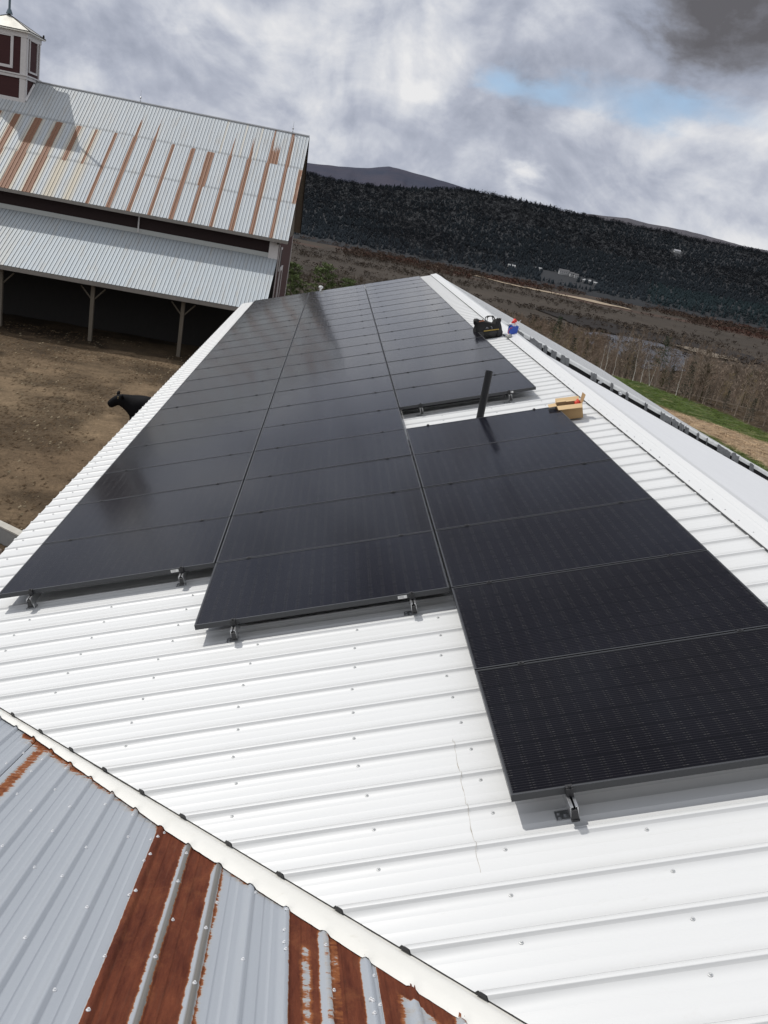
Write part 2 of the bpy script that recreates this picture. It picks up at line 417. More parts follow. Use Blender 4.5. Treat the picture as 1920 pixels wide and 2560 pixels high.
# end lap line of two sheets, stained
b=MB(); STAIN=simple('lap_stain',(.44,.41,.36),.7,0,.5,60)
ys=np.arange(-2.33,-1.41,.012)
prev=None
for y in ys:
    ph=((y+.069)/RIB)%1; d=min(ph,1-ph)*RIB; h=.019 if d<.012 else (.019*(.027-d)/.015 if d<.027 else 0)
    wob=.002*math.sin(y*40)+.0015*random.random(); wd=.0009+.0026*max(0,mnoise.noise(Vector((y*18,0,0))))
    p=(3.092+wob-wd,y,zroof(3.092,h+.0012)); q=(3.092+wob+wd,y,zroof(3.092,h+.0012))
    if prev: b.quad(prev[0],prev[1],q,p)
    prev=(p,q)
b.build('sheet_lap_line',STAIN,bld)
# ridge cap
def capz(x,lift=.028): return zroof(x,lift)
b=MB(); n=60; ys=[-5.3+(YEND+.08+5.3)*i/n for i in range(n+1)]
prof=[(5.285,.0225),(5.287,.0265),(5.30,.029),(5.375,.031),(5.385,.035),(5.395,.035),(5.405,.031),(XR-.012,.038)]
pts=[(x,zroof(x,h)) for x,h in prof]; zc=pts[-1][1]
pts+= [(XR,zc+.003),(XR+.012,zc-.001),(XR+.03,zc-.008),(XR+.16,zc-.050)]
prev=None
for y in ys:
    wv=.0015*math.sin(y*1.9)+.001*math.sin(y*5.1)
    row=[(x,y,z+wv) for x,z in pts]
    if prev:
        for i in range(len(row)-1): b.quad(prev[i],prev[i+1],row[i+1],row[i])
    prev=row
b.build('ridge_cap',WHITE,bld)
b=MB(); 
b.quad((5.2845,-5.2,zroof(5.2845,.0135)),(5.2850,-5.2,zroof(5.2850,.0232)),(5.2850,YEND,zroof(5.2850,.0232)),(5.2845,YEND,zroof(5.2845,.0135)))
DARKGAP=simple('dark_gap',(.07,.07,.07),.8); 
b.build('ridge_cap_closure',DARKGAP,bld)
# far slope
SLF=lambda x,h=0: ZRIDGE-(x-XR)*T+h/CO
b=MB()
st=[(y,h) for y,h in rib_stations(13.85,YEND)]
for (y,h),(y2,h2) in zip(st[:-1],st[1:]):
    xe=11.5+1.6*max(0,1-(y-13.85)/1.9); xe2=11.5+1.6*max(0,1-(y2-13.85)/1.9)
    b.quad((XR+.02,y,SLF(XR+.02,h)),(xe,y,SLF(xe,h)),(xe2,y2,SLF(xe2,h2)),(XR+.02,y2,SLF(XR+.02,h2)))
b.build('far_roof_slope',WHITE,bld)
V=[];F=[]; nx=50; ny=150
for j in range(ny+1):
    y=-4.5+(13.86+4.5)*j/ny
    for i in range(nx+1):
        x=XR+.0+(13.3-XR)*i/nx
        wz=.010*mnoise.noise(Vector((x*.8,y*3.0,0)))+.016*mnoise.noise(Vector((x*.5,y*1.2,4)))*max(0,1-abs(y-13)/2.5)
        V.append((x-Mi[0],y-Mi[1],SLF(x)-.16+wz*.5-Mi[2]))
for j in range(ny):
    for i in range(nx): a=j*(nx+1)+i; F.append((a,a+1,a+nx+2,a+nx+1))
np_mesh('underlayment',V,F,FELT,bld,smooth=True)
# stepped edge between the two far roof parts
YS=13.85
b=MB()
b.quad((XR+.03,YS-.001,SLF(XR+.03)-.17),(13.1,YS-.001,SLF(13.1)-.17),(13.1,YS-.001,SLF(13.1)-.05),(XR+.03,YS-.001,SLF(XR+.03)-.05))
b.build('open_edge',simple('black_gap',(.012,.012,.013),.9),bld)
b=MB(); LIP=simple('lip_metal',(.74,.75,.74),.6,0,.25,6,.3)
xs=np.linspace(XR+.25,13.1,72); prev=None
for x in xs:
    wv=.014*mnoise.noise(Vector((x*2.1,0,0)))
    row=[(x,YS-.03,SLF(x)-.075+wv),(x,YS-.045,SLF(x)-.01+wv*.5),(x,YS-.01,SLF(x)+.024)]
    if prev:
        for i in range(2): b.quad(prev[i],row[i],row[i+1],prev[i+1])
    prev=row
b.build('edge_lip',LIP,bld)
TORN=simple('torn_grey_felt',(.17,.175,.18),.9,0,.45,14,.8)
TORNW=simple('torn_white_wrap',(.55,.56,.57),.8,0,.3,14,.8)
for i,(x0,x1) in enumerate([(5.75,5.95),(6.10,6.52),(6.68,6.98),(7.02,7.12),(7.2,7.34),(7.46,7.66),(8.22,8.36),(8.72,8.80),(9.12,9.2),(9.62,9.70),(10.05,10.34),(10.36,10.52),(10.55,10.68),(10.70,10.80),(11.03,11.09),(11.28,11.33),(11.6,11.95),(12.0,12.2),(12.5,12.6)]):
    b=MB(); n=7; top=[];bot=[]
    for k in range(n+1):
        x=x0+(x1-x0)*k/n+random.uniform(-.008,.008)
        top.append((x,YS-.06-random.random()*.02,SLF(x)+random.uniform(-.015,.03))); bot.append((x+.015,YS-.075-random.random()*.04,SLF(x)-.155-random.uniform(-.012,.02)))
    for k in range(n): b.quad(bot[k],bot[k+1],top[k+1],top[k])
    b.build('torn_felt',TORN,bld)
for x in (8.48,9.0,6.36):
    b=MB(); b.lump((x,YS-.08,SLF(x)-.10 if x>7 else SLF(x)+.03),(.05,.03,.03),sub=2,rough=.6,seed=x); b.build('torn_felt',TORNW,bld)
# walls of the building, and its far end
b=MB()
b.box((-.2,11.4,(ZG+zroof(-.2,-.25))/2),(.15,23.0,zroof(-.2,-.25)-ZG))
b.box((11.2,11.4,(ZG+SLF(11.2)-.35)/2),(.15,23.0,SLF(11.2)-.35-ZG))
b.prism([(-.2,22.8,ZG),(11.2,22.8,ZG),(11.2,22.8,SLF(11.2)-.3),(XR,22.8,ZRIDGE-.3),(-.2,22.8,zroof(-.2)-.3)],(0,.1,0))
b.build('wall',REDV,bld)
b=MB()  # eave fascia and rafters' underside
b.box((EAVE+.03,11.7,zroof(EAVE,-.10)),(.03,22.4,.16)); b.build('fascia',GREYWOOD,bld)
b=MB(); b.quad((EAVE,.8,zroof(EAVE,-.02)),(XR,.8,zroof(XR,-.02)),(XR,YEND,zroof(XR,-.02)),(EAVE,YEND,zroof(EAVE,-.02)))
b.build('roof_underside',DARKWOOD,bld)

def mesh_only(name,b,mats,smooth=False):
    me=bpy.data.meshes.new(name); me.from_pydata(b.v,[],b.f)
    for m in (mats if isinstance(mats,list) else [mats]): me.materials.append(m)
    me.polygons.foreach_set('material_index', b.m)
    if smooth: me.polygons.foreach_set('use_smooth',[True]*len(b.f))
    me.update(); return me
# screws on the white roof: the nearest hundred are parts of their own
def screw_mb(b,c,nrm,s=1.0,seg=8):
    q=Vector(nrm).to_track_quat('Z','Y').to_matrix()
    def ring(r,z): return [Vector(c)+q@Vector((r*math.cos(2*math.pi*k/seg)*s,r*math.sin(2*math.pi*k/seg)*s,z*s)) for k in range(seg)]
    rs=[ring(.0095,0),ring(.0085,.003),ring(.0048,.0035),ring(.0046,.0085)]
    n=len(b.v)
    for r in rs: b.v+= [tuple(p) for p in r]
    for i in range(3):
        for k in range(seg):
            j=(k+1)%seg; b.f.append((n+i*seg+k,n+i*seg+j,n+(i+1)*seg+j,n+(i+1)*seg+k)); b.m.append(b.cur)
    b.f.append(tuple(n+3*seg+k for k in range(seg))); b.m.append(b.cur)
NW=Vector((-SI,0,CO)); sc=[]
for i in range(-24,98):
    yr=-.069+i*RIB
    for vrow in (-.33,.30,.92,1.53,2.16,2.80,3.34,3.95,4.55,5.15):
        y=yr-.047+random.uniform(-.008,.008); x=vrow*CO+random.uniform(-.02,.02)+(.03*math.sin(y*2))
        if x+y<C0+.12 or x>5.24 or y>YEND-.1 or y<-4.6: continue
        u=y/W; v=x/LV/CO
        cov=(0<v<1 and 1<u<21) or (1<v<2 and 0<u<21) or (2<v<3 and -2<u<4) or (2<v<3 and 5<u<21)
        if cov: continue
        sc.append((x,y))
sc.sort(key=lambda p:(p[0]-CAM.x)**2+(p[1]-CAM.y)**2)
sb=MB(); screw_mb(sb,(0,0,0),NW); sme=mesh_only('screw',sb,SCREW)
bi=wmat(bld).inverted()
slope_i=slope
for x,y in sc[:100]:
    o=bpy.data.objects.new('screw',sme); COL.objects.link(o); o.parent=bld; o.location=bi@Vector((x,y,zroof(x,.0005)))
b=MB()
for x,y in sc[100:]: screw_mb(b,(x,y,zroof(x,.0005)),NW,1.0,6)
for i in range(-24,98):  # fasteners of the ridge cap
    y=-.069+i*RIB
    screw_mb(b,(5.315,y,zroof(5.315,.030)),NW,.7,6)
tag(b.build('screws',SCREW,bld),kind='stuff')
# small white cap beyond the far end of the array
vc=empty('roof_vent_cap',(1.93,22.3,zroof(1.93))); tag(vc,'tiny white round vent cap peeking over the far end of the panels','vent cap')
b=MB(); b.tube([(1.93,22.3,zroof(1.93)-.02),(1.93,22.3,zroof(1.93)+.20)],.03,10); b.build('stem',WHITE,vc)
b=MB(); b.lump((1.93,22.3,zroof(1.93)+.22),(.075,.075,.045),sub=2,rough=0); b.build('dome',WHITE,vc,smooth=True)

# ------------------------------------------------------------------ solar panels
def panel_mesh():
    L=LV-.014; B=W-.014; t=.035; lip=.0075
    f=MB()
    for sx in (-1,1):
        f.cur=0; f.box((sx*(L/2-.006),0,-t/2-.0005),(.012,B,t-.001))
    for sy in (-1,1): f.box((0,sy*(B/2-.006),-t/2-.0005),(L-.024,.012,t-.001))
    f.cur=1
    for sx in (-1,1): f.box((sx*(L/2-lip/2),0,0),(lip,B,.0016))
    for sy in (-1,1): f.box((0,sy*(B/2-lip/2),0),(L-2*lip,lip,.0016))
    g=MB(); g.box((0,0,-.004),(L-.016,B-.016,.005))
    k=MB(); k.box((0,0,-.012),(L-.03,B-.03,.003))
    return mesh_only('solar_panel',f,[FRAME,FRAMELIP]), mesh_only('glass',g,GLASS), mesh_only('back_sheet',k,BLACKP)
pf,pg,pk=panel_mesh()
ordn=['nearest','second','third','fourth','fifth','sixth','seventh','eighth','ninth','tenth','eleventh','twelfth','thirteenth','fourteenth','fifteenth','sixteenth','seventeenth','eighteenth','nineteenth','twentieth','farthest']
def place_panel(u,v,label):
    p=bpy.data.objects.new('solar_panel',pf); COL.objects.link(p)
    xr=(v+.5)*LV; p.location=(xr*CO,(u+.5)*W,xr*SI); 
    p.location=Vector(p.location)+NW*random.uniform(-.0012,.0012)
    p.rotation_euler=(random.uniform(-.0012,.0012),-TH+random.uniform(-.0012,.0012),0)
    tag(p,label,'solar panel','black solar panels on the white roof')
    g=bpy.data.objects.new('glass',pg); COL.objects.link(g); g.parent=p
    return p
panels={}
for u in range(1,21): panels[(u,0)]=place_panel(u,0,'black solar panel in the column along the left eave, %s from the near end'%ordn[u-1 if u<20 else 20])
for u in range(0,21): panels[(u,1)]=place_panel(u,1,'black solar panel in the middle column, %s from the near end'%ordn[u])
cn=['nearest of all, cut by the right picture edge','second from the near end','third from the near end','fourth from the near end','fifth from the near end','sixth, just in front of the black pipe']
for i,u in enumerate(range(-2,4)): panels[(u,2)]=place_panel(u,2,'black solar panel, near right block, '+cn[i])
for i,u in enumerate(range(5,21)): panels[(u,2)]=place_panel(u,2,'black solar panel in the far right block, %s from the gap behind the pipe'%(ordn[i] if i<15 else 'last'))
STK=simple('white_sticker',(.78,.78,.76),.6,0,.05,30); INK=simple('sticker_ink',(.25,.25,.26),.7)
for key,xo in (((1,0),.53),((0,1),.53),((5,2),.53)):
    p=panels[key]; b=MB(); yy=-(W-.014)/2-.0011
    b.quad((xo-.03,yy,-.030),(xo+.03,yy,-.030),(xo+.03,yy,-.008),(xo-.03,yy,-.008)); b.cur=1
    for z in (-.013,-.018,-.024): b.quad((xo-.024,yy-.0006,z-.0012),(xo+.010,yy-.0006,z-.0012),(xo+.010,yy-.0006,z+.0008),(xo-.024,yy-.0006,z+.0008))
    b.build('sticker',[STK,INK],p,local=True)

# ------------------------------------------------------------------ mounting rails
def clamp_mesh(end):
    b=MB()
    if end:
        b.box((0,-.004,-.016),(.030,.022,.036)); b.box((0,.004,.0035),(.030,.022,.003)); b.tube([(0,-.004,.003),(0,-.004,.014)],.0065,6)
    else:
        b.box((0,0,-.012),(.032,.014,.026)); b.box((0,0,.0030),(.034,.024,.003)); b.tube([(0,0,.004),(0,0,.009)],.0055,6)
    return mesh_only('clamp',b,BLACKP if not end else BLACKP)
cm_mid=clamp_mesh(False); cm_end=clamp_mesh(True)
def foot_mesh():
    b=MB(); b.box((-.012,.05,-.1415),(.075,.055,.005)); b.box((.020,.05,-.115),(.006,.055,.055)); 
    for dx,dy in ((-.035,.035),(-.035,.062),(-.008,.048)): b.tube([(dx,dy,-.139),(dx,dy,-.132)],.0075,6)
    b.tube([(-.0,.05,-.10),(.035,.05,-.10)],.007,6)
    return mesh_only('mounting_foot',b,STEEL)
fm=foot_mesh()
def rail(u0,u1,v,label):
    e=empty('mounting_rail',(0,0,0)); xr=v*LV; y0=u0*W-.075; y1=u1*W-.01
    e.location=(xr*CO,y0,xr*SI); e.rotation_euler=(0,-TH,0)
    tag(e,label,'mounting rail','aluminium mounting rails under the solar panels')
    Ly=y1-y0; b=MB()
    # open extrusion: two webs and a top slot, bright metal
    b.box((-.015,Ly/2,-.066),(.004,Ly,.056)); b.box((.015,Ly/2,-.066),(.004,Ly,.056)); b.box((0,Ly/2,-.093),(.032,Ly,.004)); b.box((-.010,Ly/2,-.0385),(.012,Ly,.004)); b.box((.011,Ly/2,-.0385),(.012,Ly,.004))
    b.build('beam',ALU,e,local=True)
    b=MB(); b.prism([(-.016,-.010,-.096),(.016,-.010,-.096),(.013,-.010,-.050),(-.013,-.010,-.050)],(0,.012,0)); b.box((0,-.006,-.1),(.036,.016,.010))
    b.build('end_cap',BLACKP,e,local=True,bevel=.002)
    for i in range(u0,u1+1):
        o=bpy.data.objects.new('clamp',cm_end if i in (u0,u1) else cm_mid); COL.objects.link(o); o.parent=e
        o.location=(0,i*W-y0+(.002 if i==u0 else (-.002 if i==u1 else 0)),0)
    y=.03
    while y<Ly:
        o=bpy.data.objects.new('foot',fm); COL.objects.link(o); o.parent=e; o.location=(-.018,y,0); y+=1.22 if y>.1 else 1.2
    return e
rail(1,21,.155,'rail under the left column of panels, nearer the left eave, its near end capped black')
rail(1,21,.845,'rail under the left column of panels, near its seam with the middle column')
rail(0,21,1.155,'rail under the middle column of panels, its near end at the jutting left corner')
rail(0,21,1.85,'rail under the middle column of panels, near end beside a white sticker')
rail(-2,4,2.15,'rail end sticking out toward the camera under the nearest panel')
rail(-2,4,2.85,'rail under the upper side of the near right block of panels')
rail(5,21,2.155,'rail under the far right block, near end in the gap left of the pipe')
rail(5,21,2.80,'rail under the far right block, near end in the gap right of the pipe')

# ------------------------------------------------------------------ black vent pipe
vp=empty('vent_pipe',(4.043,4.318,1.195)); tag(vp,'upright black plastic vent pipe rising through the white roof in the gap between panels','vent pipe')
b=MB(); seg=24; zt=1.832; r=.041
def ringp(r,z): return [(4.043+r*math.cos(2*math.pi*k/seg)-.02*(z-1.2),4.318+r*math.sin(2*math.pi*k/seg),z) for k in range(seg)]
rr=[ringp(r,1.10),ringp(r,zt),ringp(r-.004,zt+.001),ringp(r-.006,zt-.25)]
for a in rr: b.v+=a
for i in range(3):
    for k in range(seg): b.f.append((i*seg+k,i*seg+(k+1)%seg,(i+1)*seg+(k+1)%seg,(i+1)*seg+k)); b.m.append(0)
b.f.append(tuple(3*seg+k for k in range(seg))); b.m.append(0)
b.build('pipe',PIPE,vp,smooth=False)
b=MB(); b.tube([(4.043,4.318,1.17),(4.041,4.318,1.24),(4.04,4.318,1.27)],[.09,.055,.044],20); b.build('rubber_boot',BLACKP,vp,smooth=True)

# ------------------------------------------------------------------ old rusty roof wing (camera stands on it)
wing=empty('old_shed_wing',(2.0,-3.0,ZG)); tag(wing,'old lower building wing under grey and rust red ribbed metal sheets, below the white roof','shed')
NR=Vector((0,SI,CO))
RX0=1.343; RS=.1428
def rprof(x):
    ph=((x-RX0)/RS)%1; d=min(ph,1-ph)*RS
    if d<.0075: return .013
    if d<.0150: return .013*(.0150-d)/.0075
    f=min(abs(ph-.36),abs(ph-.64))*RS
    return .0009 if f<.0022 else 0
def rust_level(x,y):
    # rust amount across the sheets, 0..1 (noise in the material breaks up the edges)
    def st(a,b,e=.006): 
        return max(0,min(1,(x-a)/e))*max(0,min(1,(b-x)/e))
    r=0.0
    val=C0-x-y               # distance below the valley, roughly
    r=max(r,.62*st(.93,1.06,.05)*(1 if val<.9 else .3))
    r=max(r,(.50 if x>1.74 else .34)*max(0,1-(val-.24)/.09)*st(.8,3.2,.05))
    r=max(r,.95*st(1.752,1.90)); r=max(r,.95*st(1.912,2.04))
    r=max(r,.66*st(2.045,2.10,.028))
    r=max(r,.55*st(1.765,1.775,.01))
    r=max(r,.90*st(2.345,2.46)-.42*st(2.385,2.44,.02)*(1 if val>.42 else 0))
    r=max(r,.92*st(2.470,2.60)-(.28 if 2.50<x<2.53 else 0))
    r=max(r,.92*st(2.655,2.90)-.55*st(2.70,2.86,.04)*(1 if val>.33 else 0))
    r=max(r,.6*st(2.95,3.4,.1))
    if abs(((x-RX0)/RS+.5)%1-.5)*RS<.010 and 1.85<x<2.5: r*=.50
    return r
def rust_sheet(x0,x1,label,lift=0):
    xs=[]; x=x0
    k0=int(math.floor((x0-RX0)/RS))-1
    for k in range(k0,k0+60):
        xc=RX0+k*RS
        for d in (-.015,-.0075,.0075,.015,.022,.031,.040,.0485,.0492,.0536,.0543,.0605,.070,.078,.0885,.0892,.0936,.0943,.108):
            if x0<xc+d<x1: xs.append(xc+d)
    xs=sorted([x0]+xs+[x1]); ys_n=140
    V=[];F=[];Cc=[]
    for j in range(ys_n+1):
        for x in xs:
            yt=C0-x-.10; yb=-6.9
            tt=j/ys_n; y=yt-(yt-yb)*(tt**1.6)
            V.append((x,y,zrust(y,rprof(x)+lift))); Cc.append((rust_level(x,y),1.0 if (abs(((x-RX0)/RS+.5)%1-.5)*RS<.011 and 1.85<x<2.12) else 0,0))
    nX=len(xs)
    for j in range(ys_n):
        for i in range(nX-1): a=j*nX+i; F.append((a,a+1,a+nX+1,a+nX))
    V=np.array(V)-np.array(wing.location)
    o=np_mesh('roof_sheet',V,F,RUSTY,wing,cols=np.array(Cc)); o['label']=label
rust_sheet(-1.2,.93,'grey metal roof sheet at the left corner')
rust_sheet(.935,1.752,'broad grey metal roof sheets',.002)
rust_sheet(1.750,2.345,'roof sheet mostly rusted red with a grey half',.0045)
rust_sheet(2.340,2.662,'roof sheet patched with rust',.007)
rust_sheet(2.655,5.2,'roof sheet with rust at its edge',.0095)
# valley flashing
V=[];F=[];Cc=[]; n=620; m_=10
for i in range(n+1):
    x=-.9+(6.2-.9+.9)*i/n*1.0; x=-.9+6.15*i/n
    w=.135 if x<1.0 else .135+.10*min(1,(x-1.0)/.9)
    if x>1.9: w=.235+.02*min(1,(x-1.9)/.8)
    w+=.004*mnoise.noise(Vector((x*7,0,0)))
    for j in range(m_+1):
        t=j/m_; off=-.05+ (w+.05)*t            # distance below valley measured in y at constant x+offset
        yy=C0-x-off*.5; xx=x-off*.5
        z=zrust(yy,0); pr=rprof(xx)
        hh=-.013+.041*min(1,max(0,off/.085)) if t<.78 else (.028*(1-(t-.78)/.22)+(pr+.0125)*((t-.78)/.22))
        if off<0: z=zroof(xx,-.013); hh=.0
        hh+=.0016*mnoise.noise(Vector((xx*14,yy*14,0)))
        V.append((xx,yy,z+hh)); Cc.append((0,0,1 if t>.55 else 0))
for i in range(n):
    for j in range(m_): a=i*(m_+1)+j; F.append((a,a+m_+1,a+m_+2,a+1))
np_mesh('valley_flashing',np.array(V)-np.array(wing.location),F,FLASH,wing,cols=np.array(Cc),smooth=True)
# screws with washers on the old roof
sb=MB(); screw_mb(sb,(0,0,0),NR,.80); 
GALV=simple('galvanised_washer',(.80,.81,.82),.35,.35,.1,200); sme2=mesh_only('screw',sb,GALV)
wi=wmat(wing).inverted()
from math import floor
rs=[]
for row,val in enumerate((.30,.52,.78,1.10,1.5)):
    for k in range(-3,14):
        if (k*7+row*3)%5==0: continue
        x=RX0+k*RS+(.018 if (k+row)%3==0 else -.002); y=C0-x-val-.05*math.sin(k*1.7+row)
        rs.append((x,y))
for x,y in [(1.752+.02,-1.98),(1.752-.006,-1.985),(1.753,-2.19),(1.75,-2.47),(1.752,-2.87),(2.335,-2.62),(2.335,-2.70),(2.62,-2.98),(2.625,-3.05),(2.652,-2.99)]: rs.append((x,y))
for x,y in rs:
    if y<-5.6: continue
    o=bpy.data.objects.new('screw',sme2); COL.objects.link(o); o.parent=wing; o.location=wi@Vector((x,y,zrust(y,rprof(x)+(0 if x<.93 else .002 if x<1.75 else .0045 if x<2.34 else .007 if x<2.655 else .0095)+.0005)))
b=MB()
b.box((2.0,-6.95,(ZG+zrust(-6.9)-.1)/2),(6.3,.15,zrust(-6.9)-.1-ZG)); b.box((-1.05,-3.2,(ZG+zrust(.3)-.3)/2),(.15,7.3,zrust(.3)-.3-ZG)); b.build('wall',REDV,wing)

# ------------------------------------------------------------------ red barn
BX0,BX1=-21.0,.10; YU,ZU=35.07,1.22; YR,ZR=41.5,5.99; YL,ZL=31.9,-1.60; PU=math.atan2(ZR-ZU,YR-YU); PL=math.radians(28)
YW=35.57
barn=empty('red_barn',(-9,38,ZG)); tag(barn,'old dark red barn with rust striped metal roof, cupola and open lean-to shed','barn')
bo=np.array(barn.location)
stripes=[-.68,-1.58,-2.46,-3.36,-4.28,-5.11,-6.05,-6.95,-7.82,-8.72]
def barn_slope(name,y0,z0,y1,z1,x0,x1,mat,fn,ribs=.150,rows=34,sub=10,par=barn):
    nx=int((x1-x0)/ribs*4); V=[];Cc=[];F=[]
    nrm=Vector((0,-(z1-z0),(y1-y0))).normalized()
    xs=[]; k=0
    x=x1
    while x>x0:
        for d,h,k_ in ((0,0,.75),(.007,.020,.75),(.009,.020,.0),(.016,.020,0),(.022,0,0),(.060,0,0),(.095,0,0),(.140,0,0),(.146,0,.5)):  # last value paints shade along the rib flank turned from the sun
            if x-d>x0: xs.append((x-d,h,k_))
        x-=ribs
    nX=len(xs)
    for j in range(rows+1):
        t=j/rows
        for x,h,k_ in xs:
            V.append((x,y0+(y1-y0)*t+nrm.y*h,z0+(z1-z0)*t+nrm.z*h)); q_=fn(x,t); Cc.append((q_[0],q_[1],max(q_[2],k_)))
    for j in range(rows):
        for i in range(nX-1): a=j*nX+i; F.append((a+1,a,a+nX,a+nX+1))
    return np_mesh(name,np.array(V)-bo,F,mat,par,cols=np.array(Cc,float))
rj=[random.random() for _ in range(60)]
def upfn(x,t):
    R=G=B=0.0; tier=0 if t<.325 else (1 if t<.655 else 2); tl=(t-(0,.325,.655)[tier])/.335
    for i,sx in enumerate(stripes):
        off=(0,.03,.08)[tier]; w=.082+.014*(i%3)
        if tier==2:
            if i not in (0,1,2,3,7,8): continue
            w*=.7 if i!=0 else 1.3; amp=(.95-.8*tl) if i not in (0,1) else 1.0-.45*tl
        else: amp=1.3
        if tier==1 and i==4: w*=2.0; amp=.75
        d=abs(x-(sx+off*.0))
        R=max(R,amp*max(0,min(1,(w+.008-d)/.035)))
        G=max(G,.35*max(0,1-abs(x-sx-.10)/.10)*(1-tl))
    if tier==2 and abs(x+1.35)<.28: R=max(R,(.95-.9*tl)*max(0,min(1,(.25-abs(x+1.35))/.05)))
    if tier==2:
        for q in (-2.95,-2.2,-3.9): G=max(G,.7*max(0,1-abs(x-q)/.06))
    if tier==1 and abs(x-.02)<.10: R=max(R,.6); G=.6
    if x<-8.9:      # the heavily rusted end by the cupola
        for q,w in ((-9.60,.08),(-10.4,.13),(-11.3,.17),(-12.25,.20),(-13.2,.16),(-14.1,.2),(-15,.25)):
            d=abs(x-q); a=.95 if tier<2 else 0
            if tier==0: a=1.0 if q<-11 else .35
            w=w*(1.25 if tier==0 else 1.0)
            R=max(R,a*max(0,min(1,(w-d)/.05))); G=max(G,(.75 if tier<2 else .10)*max(0,min(1,(w+.22-d)/.25)))
        if tier==2: G=max(G,.06)
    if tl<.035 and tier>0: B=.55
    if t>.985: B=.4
    return R,G,B
barn_slope('upper_roof',YU,ZU,YR,ZR,BX0,BX1,BROOF,upfn,rows=60)
def lowfn(x,t):
    g=.12*max(0,mnoise.noise(Vector((x*.8,t*3,2))))
    return (0,g+(.25 if x<-11 else 0)*(1-t),.35 if t>.96 else 0)
zw=ZL+(YW-YL)*math.tan(PL)
barn_slope('shed_roof',YL,ZL,YW,zw,BX0,-.30,SROOF,lowfn,ribs=.155,rows=14)
b=MB(); b.quad((BX0,YR,ZR-.01),(BX1,YR,ZR-.01),(BX1,2*YR-YU,ZU),(BX0,2*YR-YU,ZU)); b.build('rear_roof',BROOF,barn)
b=MB(); b.quad((BX0,YU+.02,ZU-.10),(BX1-.03,YU+.02,ZU-.10),(BX1-.03,YR,ZR-.12),(BX0,YR,ZR-.12)); b.quad((BX0,YR,ZR-.12),(BX1-.03,YR,ZR-.12),(BX1-.03,2*YR-YU,ZU-.1),(BX0,2*YR-YU,ZU-.1)); b.build('soffit',GREYWOOD,barn)
b=MB(); b.tube([(BX0,YR,ZR+.01),(BX1,YR,ZR+.01)],.05,8); b.build('ridge_roll',STEEL,barn)
b=MB(); b.box(((BX0+BX1)/2,YU-.01,ZU-.075),(BX1-BX0,.05,.13)); b.build('fascia',GREYWOOD,barn)
b=MB()
for s in (-1,1):
    y0=YR+s*(YR-YU); b.prism([(BX1-.02,YR,ZR-.02),(BX1-.02,y0,ZU-.02),(BX1-.02,y0,ZU-.16),(BX1-.02,YR,ZR-.18)],(.03,0,0))
b.build('rake_board',DARKWOOD,barn)
XG=-.30; YB=2*YR-YW
b=MB(); b.box(((BX0+XG)/2,YW+.06,(ZG+1.5)/2),(XG-BX0,.10,1.5-ZG)); b.build('front_wall',RED,barn)
b=MB(); b.prism([(XG,YW,ZG),(XG,YB,ZG),(XG,YB,.98),(XG,YW,.98)],(-.1,0,0)); b.build('gable_wall',REDV,barn)
b=MB(); b.prism([(XG+.01,YW-.4,.98),(XG+.01,YB+.4,.98),(XG+.01,YR,ZR-.13)],(-.1,0,0)); b.build('gable_peak',KHAKI,barn)
b=MB(); b.box((-.52,YW-.03,.72),(.42,.06,1.0)); b.build('corner_board',TRIM,barn)
for y0,w in ((YW+.25,.10),(YB-.12,.12)):
    b=MB(); b.box((XG+.02,y0,-1.6),(.04,w,5.1)); b.build('corner_board',TRIM,barn)
dr=MB(); dr.box((XG+.03,YW+3.2,-2.1),(.05,1.6,3.4)); dro=dr.build('barn_door',REDV,barn)
for (y,z,sy,sz) in ((YW+2.3,-2.1,.22,3.6),(YW+4.1,-2.1,.16,3.6),(YW+3.2,-.3,2.0,.18)):
    b=MB(); b.box((XG+.05,y,z),(.06,sy,sz)); b.build('door_trim',TRIM,dro)
b=MB(); b.box((XG+.04,YW+1.7,.72),(.05,.9,.10)); b.box((XG+.04,YW+1.27,.2),(.05,.06,1.0)); b.build('window_trim',TRIM,barn)
b=MB(); b.box((XG+.035,YW+1.75,.2),(.03,.85,.85)); b.build('window',DARKWOOD,barn)
b=MB(); b.box(((BX0-.3)/2,YW-.02,zw+.09),(-.3-BX0,.05,.20)); b.build('shed_roof_flashing',simple('pale_flashing',(.40,.42,.41),.6),barn)
b=MB(); b.tube([(-6.53,YW-.12,zw+.05),(-6.53,YW-.12,1.15)],.035,6); b.build('downspout',TRIM,barn)
# open shed below
b=MB(); b.box(((BX0-.3)/2,YL+.02,ZL-.10),(-.3-BX0,.05,.17)); b.build('shed_fascia',GREYWOOD,barn)
b=MB(); b.box(((BX0-.3)/2,YL+.55,ZL-.14),(-.3-BX0,.16,.2)); b.build('beam',POSTW,barn)
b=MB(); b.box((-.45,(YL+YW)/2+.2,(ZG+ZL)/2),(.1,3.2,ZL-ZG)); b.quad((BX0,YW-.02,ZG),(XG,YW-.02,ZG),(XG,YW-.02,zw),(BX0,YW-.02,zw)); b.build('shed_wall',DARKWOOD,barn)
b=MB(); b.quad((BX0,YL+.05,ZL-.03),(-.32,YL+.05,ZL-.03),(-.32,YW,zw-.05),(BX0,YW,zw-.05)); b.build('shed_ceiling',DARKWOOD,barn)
b=MB(); b.box((BX0+.1,38,-1.2),(.1,11,6)); b.build('end_wall',RED,barn)
